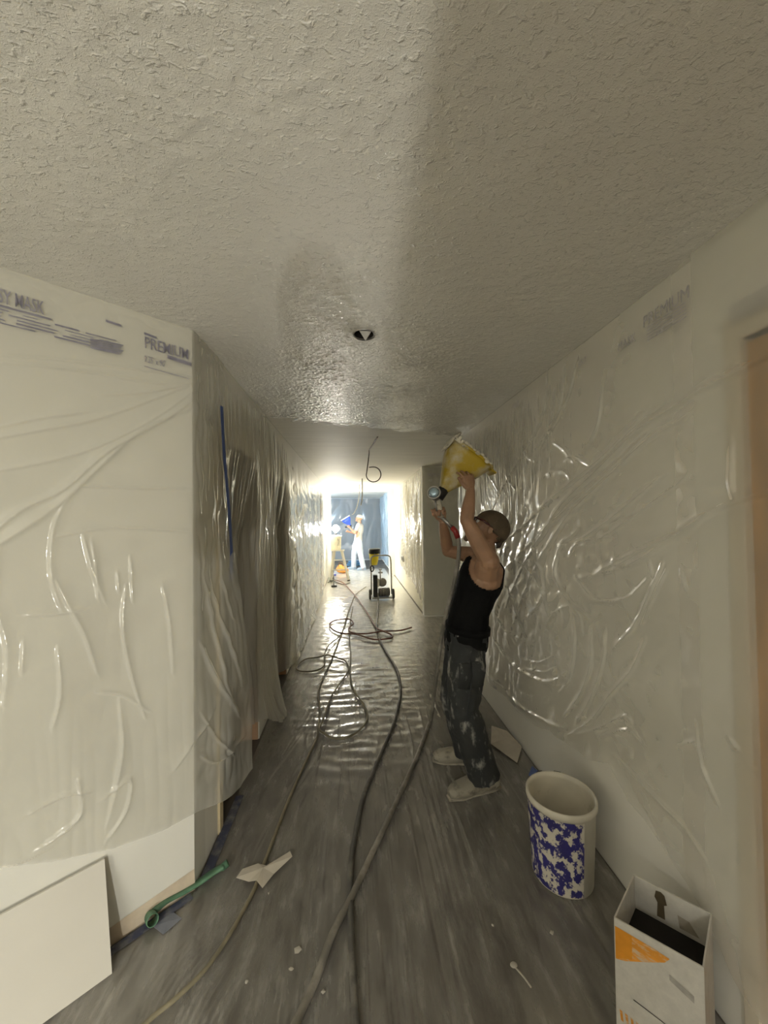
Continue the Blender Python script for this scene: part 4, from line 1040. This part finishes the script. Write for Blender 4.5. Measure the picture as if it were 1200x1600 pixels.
bm = bmesh.new(); lathe(bm, [(.014, 0), (.016, .03), (.014, .03), (.013, 0), (.014, 0)], 14, Matrix.Translation((-.612, 1.815, .026)) @ frame((.6, .3, .3), (0, 0, 1)).to_4x4(), False, False); obj('curl', bm, GREEN_TAPE, gt)
scrap('tape_scrap', [(-.80, 1.60), (-.755, 1.655), (-.70, 1.62), (-.745, 1.565)], mat('grey_blue_tape', (.20, .21, .25), .6, .15, 20), 'grey-blue tape flap stuck to the floor under the green tape', 'tape', .011, .004, 4)
bm = bmesh.new(); tube(bm, [(-1.05, 1.395, .012), (-.86, 1.565, .012), (-.70, 1.712, .012)], [(.018, .001)]*3, 4, ref=(.7, -.7, 0)); tag(obj('tape_strip', bm, DULL_TAPE, smooth=False), 'blue tape along the floor edge of the angled wall', 'tape')
bm = bmesh.new(); tube(bm, [(XL+.03, CY+.02, .012), (XL+.035, 2.3, .012)], [(.022, .001)]*2, 4, ref=(1, 0, 0)); tag(obj('tape_strip', bm, DULL_TAPE, smooth=False), 'blue tape along the floor edge inside the corridor', 'tape')
scrap('tape_scrap', [(1.04, 2.28), (1.10, 2.36), (1.125, 2.30), (1.09, 2.20)], BLUE_TAPE, 'small dark blue tape scrap at the wall foot behind the bucket', 'tape', .011, .02, 6)
scrap('paper_scrap', [(.93, 2.62), (1.02, 2.85), (1.11, 2.78), (1.12, 2.55), (1.03, 2.42)], CARD_IN, 'pale crumpled sheet at the wall foot behind the worker', 'paper', .012, .03, 9)
PALE = mat('plaster_chip', (.46, .43, .37), .7, .1, 20)
for i, (x, y, r) in enumerate(CHIPS):
    rg = random.Random(i); n = rg.choice((4, 5, 6)); an = sorted(rg.uniform(0, 6.28) for _ in range(n))
    scrap('plaster_chip', [(x+r*math.cos(t)*rg.uniform(.6, 1.2), y+r*math.sin(t)*rg.uniform(.6, 1.2)) for t in [k*6.283/n for k in range(n)]], PALE, 'small pale plaster chip on the floor film', 'chip', .011, .004, i, 'plaster chips on the floor')
bm = bmesh.new(); tube(bm, [(.545, 1.335, .015), (.565, 1.30, .014), (.575, 1.275, .013)], .003, 6); ball(bm, (.543, 1.340, .016), (.013, .010, .005)); tag(obj('plaster_splash', bm, PALE), 'spoon-shaped plaster splash on the dark floor left of the box', 'splash')

# ------------------------------------------------------------------ far things
# wheeled sprayer
sp = thing('paint_sprayer', 'black wheeled paint sprayer with bent tube handle on the corridor floor', 'paint sprayer', (.54, 7.6, .008))
bm = bmesh.new(); tube(bm, smooth_path([(.345, 7.62, .10), (.345, 7.66, .55), (.345, 7.70, .78), (.40, 7.71, .85), (.55, 7.71, .86), (.69, 7.71, .855), (.74, 7.70, .79), (.745, 7.66, .55), (.745, 7.62, .10)], 4), .015, 10); obj('frame', bm, METAL, sp)
bm = bmesh.new(); box(bm, .35, .74, 7.42, 7.66, .05, .075, .006); obj('base_plate', bm, METAL, sp, smooth=False)
for x in (.315, .775):
    bm = bmesh.new(); lathe(bm, [(.03, -.02), (.085, -.022), (.10, -.012), (.10, .012), (.085, .022), (.03, .02)], 24, Matrix.Translation((x, 7.60, .109)) @ frame((1, 0, 0), (0, 0, 1)).to_4x4()); wh = obj('wheel', bm, mat('grey_tyre', (.10, .095, .085), .7, .2, 20), sp)
    bm = bmesh.new(); lathe(bm, [(.012, -.027), (.032, -.025), (.032, .025), (.012, .027)], 16, Matrix.Translation((x, 7.60, .109)) @ frame((1, 0, 0), (0, 0, 1)).to_4x4()); obj('hub', bm, METAL, wh)
bm = bmesh.new(); box(bm, .375, .46, 7.46, 7.58, .08, .50, .012); obj('pump_housing', bm, BLACK, sp, smooth=False)
bm = bmesh.new(); lathe(bm, [(.06, 0), (.085, .01), (.085, .21), (.06, .225)], 20, Matrix.Translation((.475, 7.52, .165)) @ frame((1, 0, 0), (0, 0, 1)).to_4x4()); mo = obj('motor', bm, mat('dark_motor', (.06, .058, .055), .45, .25, 12), sp)
for k in range(6):
    bm = bmesh.new(); x = .50+.03*k; lathe(bm, [(.086, 0), (.091, 0), (.091, .010), (.086, .010), (.086, 0)], 20, Matrix.Translation((x, 7.52, .165)) @ frame((1, 0, 0), (0, 0, 1)).to_4x4(), False, False); obj('fin', bm, METAL, mo)
bm = bmesh.new(); lathe(bm, [(.03, 0), (.075, .012), (.085, .04), (.075, .07), (.02, .09)], 24, Matrix.Translation((.555, 7.56, .35)) @ frame((0, -1, .1), (0, 0, 1)).to_4x4()); obj('gear_cover', bm, mat('grey_cover', (.30, .28, .25), .5, .12, 12), sp)
bm = bmesh.new(); tube(bm, [(.515, 7.5, .40), (.515, 7.49, .62)], .012, 8); tube(bm, [(.475, 7.49, .55), (.56, 7.49, .55)], .016, 8); tube(bm, [(.485, 7.49, .61), (.545, 7.49, .61)], .009, 8); obj('valve', bm, METAL, sp)
bm = bmesh.new(); box(bm, .455, .49, 7.44, 7.455, .28, .44, .003); obj('white_plate', bm, WHITE_P, sp, smooth=False)
bm = bmesh.new(); pts = [(.36+.035*math.cos(a), 7.60, .615+.055*math.sin(a)) for a in [k*math.pi/8 for k in range(17)]]; tube(bm, pts, .012, 8); obj('cord_coil', bm, BLACK, sp)
# hopper hooked on the handle
yh = thing('paint_hopper', 'yellow hopper with black rim hooked on the sprayer handle', 'hopper', (.41, 7.71, .68))
bm = bmesh.new(); lathe(bm, [(.062, .66), (.082, .74), (.105, .895), (.108, .90), (.100, .90), (.078, .74), (.058, .665)], 28, Matrix.Translation((.415, 7.835, 0)), True, False); obj('cone', bm, mat('bright_yellow', (.80, .66, .03), .4, .08, 10), yh)
bm = bmesh.new(); lathe(bm, [(.110, .888), (.116, .892), (.116, .985), (.100, .99), (.03, .985)], 28, Matrix.Translation((.425, 7.835, 0)), False, True); obj('black_lid', bm, BLACK, yh)
bm = bmesh.new(); tube(bm, [(.42, 7.75, .88), (.42, 7.72, .895), (.42, 7.69, .88)], .008, 8); obj('hook', bm, METAL, yh)

# step ladder with bucket and work lamp
ALU = mat('pale_ladder', (.60, .57, .50), .4, .08, 10, metal=.3)
ld_ = thing('step_ladder', 'short pale step ladder spread open beside the corridor wall', 'ladder', (-.40, 10.2, .008))
for x0, x1, y0, y1 in ((-.585, -.52, 9.95, 10.15), (-.13, -.30, 9.95, 10.15), (-.585, -.50, 10.48, 10.26), (-.15, -.32, 10.48, 10.26)):
    bm = bmesh.new(); tube(bm, [(x0, y0, .008), (x1, y1, .775)], [(.032, .014)]*2, 4, ref=(1, 0, 0)); lg = obj('leg', bm, ALU, ld_, smooth=False)
    bm = bmesh.new(); tube(bm, [(x0, y0, .008), (lerp((x0, y0, 0), (x1, y1, .775), .05))], [(.038, .020)]*2, 4, ref=(1, 0, 0)); obj('foot', bm, BLACK, lg, smooth=False)
for z in (.28, .53):
    t = z/.775; bm = bmesh.new(); box(bm, -.585+.065*t, -.13-.17*t, 9.95+.2*t-.03, 9.95+.2*t+.05, z, z+.022); obj('step', bm, ALU, ld_, smooth=False)
bm = bmesh.new(); box(bm, -.60, -.24, 10.06, 10.34, .772, .80, .006); obj('top_plate', bm, ALU, ld_, smooth=False)
fb_ = thing('bucket', 'cream bucket with dark lettering standing on the step ladder', 'bucket', (-.46, 10.2, .80))
T = Matrix.Translation((-.46, 10.2, .80))
bm = bmesh.new(); lathe(bm, [(.125, 0), (.130, .004), (.145, .33), (.155, .335), (.155, .37), (.146, .372), (.142, .33), (.126, .01), (.001, .01)], 32, T); s_ = obj('shell', bm, mat('cream_bucket', (.88, .83, .66), .5, .1, 8), fb_)
text_part('DRYWALL', .075, Matrix.Translation((-.41, 10.2-.1505, 1.10)) @ Matrix(((0, 1, 0, 0), (0, 0, -1, 0), (-1, 0, 0, 0), (0, 0, 0, 1))), mat('label_ink', (.25, .23, .20), .6, .2, 20), s_, 'lettering', .55)
wl_ = thing('work_lamp', 'glaring round work lamp standing on the cream bucket', 'lamp', (-.46, 10.2, 1.172))
bm = bmesh.new(); tube(bm, [(-.46, 10.2, 1.172), (-.46, 10.2, 1.19)], [.12, .11], 20); tube(bm, [(-.46, 10.2, 1.19), (-.46, 10.2, 1.27)], [.03, .03], 12); obj('base', bm, BLACK, wl_)
RB = .085
bm = bmesh.new(); ball(bm, FAR_LAMP, RB, None, 24, 16); obj('bulb', bm, emit('lamp_glow', (1, .95, .84), FAR_POWER/(math.pi*4*math.pi*RB*RB)), wl_)
bm = bmesh.new()
for k in range(6):
    a = k*math.pi/3; tube(bm, smooth_path([(-.46+.03*math.cos(a), 10.2+.03*math.sin(a), 1.262), (-.46+.105*math.cos(a), 10.2+.105*math.sin(a), 1.36), (-.46+.02*math.cos(a), 10.2+.02*math.sin(a), 1.465)]), .0025, 5)
obj('wire_guard', bm, METAL, wl_)
# power block at the foot of the ladder
pb = thing('power_block', 'small black power block with upright lead on the corridor floor', 'power block', (-.47, 9.15, .01))
bm = bmesh.new(); box(bm, -.53, -.40, 9.12, 9.19, .01, .045, .005); obj('case', bm, BLACK, pb, smooth=False)
bm = bmesh.new(); tube(bm, smooth_path([(-.47, 9.15, .04), (-.475, 9.16, .15), (-.48, 9.25, .28), (-.50, 9.5, .33), (-.53, 9.9, .30)]), .010, 8); obj('lead', bm, D_HOSE, pb)
# far bags
ob_ = thing('tool_bag', 'orange tool bag on the far floor seen through the ladder legs', 'bag', (-.37, 11.5, .0))
bm = bmesh.new(); ball(bm, (-.37, 11.5, .12), (.17, .12, .11)); ball(bm, (-.28, 11.48, .09), (.14, .12, .09)); ball(bm, (-.40, 11.5, .20), (.09, .08, .07))
def floorclip(me):
    P = vget(me); P[:, 2] = np.maximum(P[:, 2], .005); me.vertices.foreach_set('co', P.ravel()); me.update(); ripple(me, .008, 14, 4)
remesh('pouch', bm, .014, 3, mat('orange_cloth', (.75, .32, .07), .7, .2, 10), ob_, floorclip)
bm = bmesh.new(); tube(bm, smooth_path([(-.46, 11.46, .2), (-.42, 11.44, .32), (-.34, 11.44, .31), (-.31, 11.46, .18)]), .012, 8); obj('handle', bm, mat('dark_strap', (.15, .08, .03), .7), ob_)
bm = bmesh.new(); box(bm, -.62, -.50, 10.95, 11.05, .004, .05, .01); tag(obj('sanding_block', bm, mat('navy', (.05, .06, .30), .6, .2), smooth=False), 'small dark blue block on the floor behind the ladder', 'block')
bm = bmesh.new(); pts = [(.05+.30*math.cos(a*.45)*(1-.008*a), 13.1+.35*math.sin(a*.45), .03+.004*a) for a in range(40)]; tube(bm, pts, .018, 6); tag(obj('air_hose', bm, mat('blue_hose', (.10, .25, .42), .5, .2)), 'blue hose coiled on the far room floor behind the second worker', 'hose')
# wall box
sb = thing('socket_box', 'grey electrical socket box on the far corridor wall', 'socket', (1.15, 8.92, .68))
bm = bmesh.new(); box(bm, 1.118, 1.158, 8.72, 8.98, .60, .74, .004); obj('back_box', bm, METAL, sb, smooth=False)
bm = bmesh.new(); box(bm, 1.110, 1.119, 8.76, 8.94, .63, .71, .003); obj('socket', bm, mat('dark_socket', (.10, .095, .09), .6), sb, smooth=False)

# second worker in the far room -------------------------------------------
X2, Y2 = .10, 12.15
def q2(x, y, z): return (X2+x, Y2+y, z)
J2 = dict(pelvis=q2(.05, 0, .93), waist=q2(.06, 0, 1.10), chest=q2(.10, 0, 1.30), neckb=q2(.10, 0, 1.46), head=q2(.085, 0, 1.62),
          Lsh=q2(.06, -.17, 1.41), Lel=q2(-.05, -.20, 1.17), Lwr=q2(-.21, -.10, 1.34), Rsh=q2(.06, .17, 1.41), Rel=q2(-.05, .20, 1.16), Rwr=q2(-.24, .08, 1.20),
          Lhip=q2(.06, -.09, .90), Lkn=q2(.12, -.12, .48), Lan=q2(.20, -.12, .09), Ltoe=q2(.06, -.14, .03), Rhip=q2(.02, .09, .90), Rkn=q2(-.09, .10, .48), Ran=q2(-.10, .10, .09), Rtoe=q2(-.24, .10, .03))
w2 = thing('person', 'person in white work clothes and cap spraying from a blue hopper', 'person', (X2, Y2, .008))
SK2 = mat('skin_far', (.62, .36, .23), .5, .1, 14)
U2, F2 = V(.28, 0, .96), V(-.96, 0, .28)
body(J2, LEFT, w2, SK2, .009, U2, F2, dict(L=((-.5, .3, .8), (.3, -.9, .3), (.8, .8, .5), -1, 1., .05, .5), R=((-.8, -.1, .6), (.4, .8, .3), (1.2, 1.1, .6), 1, 1., 0, .4)))
SHIRT = mat('white_tee', (.66, .60, .54), .8, .06, 8); TROU = splat('white_trousers', (.66, .70, .76), (.40, .50, .62), .6, .75, 6, .8)
bm = bmesh.new(); torso(bm, J2, LEFT, .020); arms(bm, J2, 1., .014, .3)
def tee_cut(p):
    for q in 'LR':
        d = (V(J2[q+'el'])-V(J2[q+'sh'])); 
        if (p-V(J2[q+'sh'])).dot(d.normalized()) > d.length*.7 and abs(p.y-Y2) > .13 and (p-V(J2[q+'el'])).length < .16: return True
    return (p-V(J2['neckb'])).length < .075 or p.z < .90
remesh('shirt', bm, .012, 3, SHIRT, w2, lambda me: (ripple(me, .006, 18, 9), cull(me, tee_cut)))
jeans_mesh(w2, TROU, J2, (.118, .102, .088, .086, .082), seed=8, vox=.013)
for q in 'LR': boot(J2, q, mat('blue_boot', (.34, .42, .52), .8, .2), w2)
hm2 = frame(U2, F2); hc2 = V(J2['head'])
bm = bmesh.new(); ball(bm, hc2+hm2.col[2]*.030-hm2.col[0]*.010, (.108, .090, .100), hm2, 20, 14)
bmesh.ops.delete(bm, geom=[f for f in bm.faces if (f.calc_center_median()-hc2).dot(hm2.col[2]) < .03], context='FACES')
c2 = obj('cap', bm, mat('white_cap', (.75, .70, .62), .8, .1), w2); c2.modifiers.new('t', 'SOLIDIFY').thickness = .006
bm = bmesh.new(); tube(bm, [hc2+hm2.col[2]*.03-hm2.col[0]*.09, hc2+hm2.col[2]*.015-hm2.col[0]*.165], [(.07, .006), (.045, .006)], 12, ref=hm2.col[1]); obj('peak', bm, SHIRT, c2)
g2 = thing('hopper_gun', 'blue texture hopper gun held by the worker in white', 'spray gun', (X2-.30, Y2, 1.4))
RX, RY, AX = V(.86, 0, .51), V(0, 1, 0), V(-.51, 0, .86); O2 = V(X2-.20, Y2, 1.40)
BLU = mat('blue_hopper', (.05, .12, .72), .4, .15, 10)
bm = bmesh.new(); pr2 = [(0, .03, .03), (.06, .05, .045), (.16, .12, .10), (.26, .15, .13)]; loft(bm, [sq_ring(bm, O2+AX*z, a, b) for z, a, b in pr2]+[sq_ring(bm, O2+AX*z, a-.006, b-.006) for z, a, b in pr2[::-1]]); h2 = obj('hopper', bm, BLU, g2)
bm = bmesh.new(); c = O2+AX*.26; loft(bm, [sq_ring(bm, c, .15, .13), sq_ring(bm, c, .166, .146), sq_ring(bm, c+AX*.035, .166, .146), sq_ring(bm, c+AX*.035, .14, .12)]); obj('white_rim', bm, WHITE_P, h2)
bm = bmesh.new(); tube(bm, [O2-AX*.02, O2-AX*.10+V(-.03, 0, 0)], [.03, .026], 12); obj('grip', bm, METAL, g2)
bm = bmesh.new(); tube(bm, [O2+V(.05, 0, .0), O2+V(-.16, 0, -.05)], [.026, .03], 12); obj('gun_body', bm, BLACK, g2)

# the person taking the picture stands out of frame and shades the ceiling ------------
X3, Y3 = -.02, -.40
def q3(x, y, z): return (X3+x, Y3+y, z)
J3 = dict(pelvis=q3(0, 0, .93), waist=q3(0, .0, 1.10), chest=q3(0, .02, 1.31), neckb=q3(0, .02, 1.47), head=q3(0, .05, 1.63),
          Lsh=q3(-.19, .02, 1.42), Lel=q3(-.24, .10, 1.18), Lwr=q3(-.10, .26, 1.36), Rsh=q3(.19, .02, 1.42), Rel=q3(.24, .10, 1.18), Rwr=q3(.10, .26, 1.36),
          Lhip=q3(-.09, 0, .90), Lkn=q3(-.10, .02, .48), Lan=q3(-.11, 0, .095), Ltoe=q3(-.12, .16, .03), Rhip=q3(.09, 0, .90), Rkn=q3(.10, .02, .48), Ran=q3(.11, 0, .095), Rtoe=q3(.12, .16, .03))
w3 = thing('person', 'person in dark clothes standing with both hands raised at chest height', 'person', (X3, Y3, .008))
LEFT = V(-1, 0, 0)
body(J3, LEFT, w3, SKIN, .010, (0, -.1, 1), (0, 1, .05), dict(L=((.1, .5, .85), (-.3, -.6, .4), (.6, .6, .4), 1, 1., .05, .5), R=((-.1, .5, .85), (.3, -.6, .4), (.6, .6, .4), -1, 1., .05, .5)))
bm = bmesh.new(); torso(bm, J3, LEFT, .022); arms(bm, J3, 1., .016, 1.)
remesh('jacket', bm, .013, 3, mat('grey_jacket', (.08, .08, .085), .8, .1), w3, lambda me: cull(me, lambda p: (p-V(J3['neckb'])).length < .07 or p.z < .86 or min((p-V(J3['Lwr'])).length, (p-V(J3['Rwr'])).length) < .03))
jeans_mesh(w3, mat('dark_trousers', (.05, .05, .06), .8, .1), J3, (.118, .10, .085, .08, .078), seed=12, vox=.014)
for q in 'LR': boot(J3, q, BOOT, w3)
bm = bmesh.new(); ball(bm, V(J3['head'])+V(0, -.018, .034), (.086, .104, .100), None, 20, 14)
bmesh.ops.delete(bm, geom=[f for f in bm.faces if f.calc_center_median().z < J3['head'][2]+.02], context='FACES'); hr = obj('hair', bm, mat('dark_hair', (.04, .03, .02), .7, .3, 60), w3); hr.modifiers.new('t', 'SOLIDIFY').thickness = .008
# tray for the added fill panel behind the viewpoint
cp_ = thing('fill_panel', 'added white fill light panel under the ceiling behind the viewpoint', 'light panel', (-1.3, -3.0, 2.43))
bm = bmesh.new(); box(bm, -1.93, -.67, -3.33, -2.67, 2.415, 2.438, .004); obj('tray', bm, WHITE_P, cp_, smooth=False)
# the lamp that lights the foreground
nl = thing('work_lamp', 'floor-standing work lamp on a short stand behind the viewpoint', 'lamp', (.10, -2.5, 0))
bm = bmesh.new()
for k in range(3): a = k*2.094+.5; tube(bm, [(.10, -2.55, .30), (.10+.26*math.cos(a), -2.55+.26*math.sin(a), .012)], .010, 8)
obj('tripod', bm, METAL, nl)
bm = bmesh.new(); tube(bm, [(.10, -2.55, .28), (.10, -2.60, .80)], .014, 10); obj('pole', bm, METAL, nl)
bm = bmesh.new(); box(bm, -.02, .22, -2.64, -2.58, .78, .94, .008); obj('lamp_head', bm, mat('yellow_lamp', (.65, .45, .05), .5), nl, smooth=False)
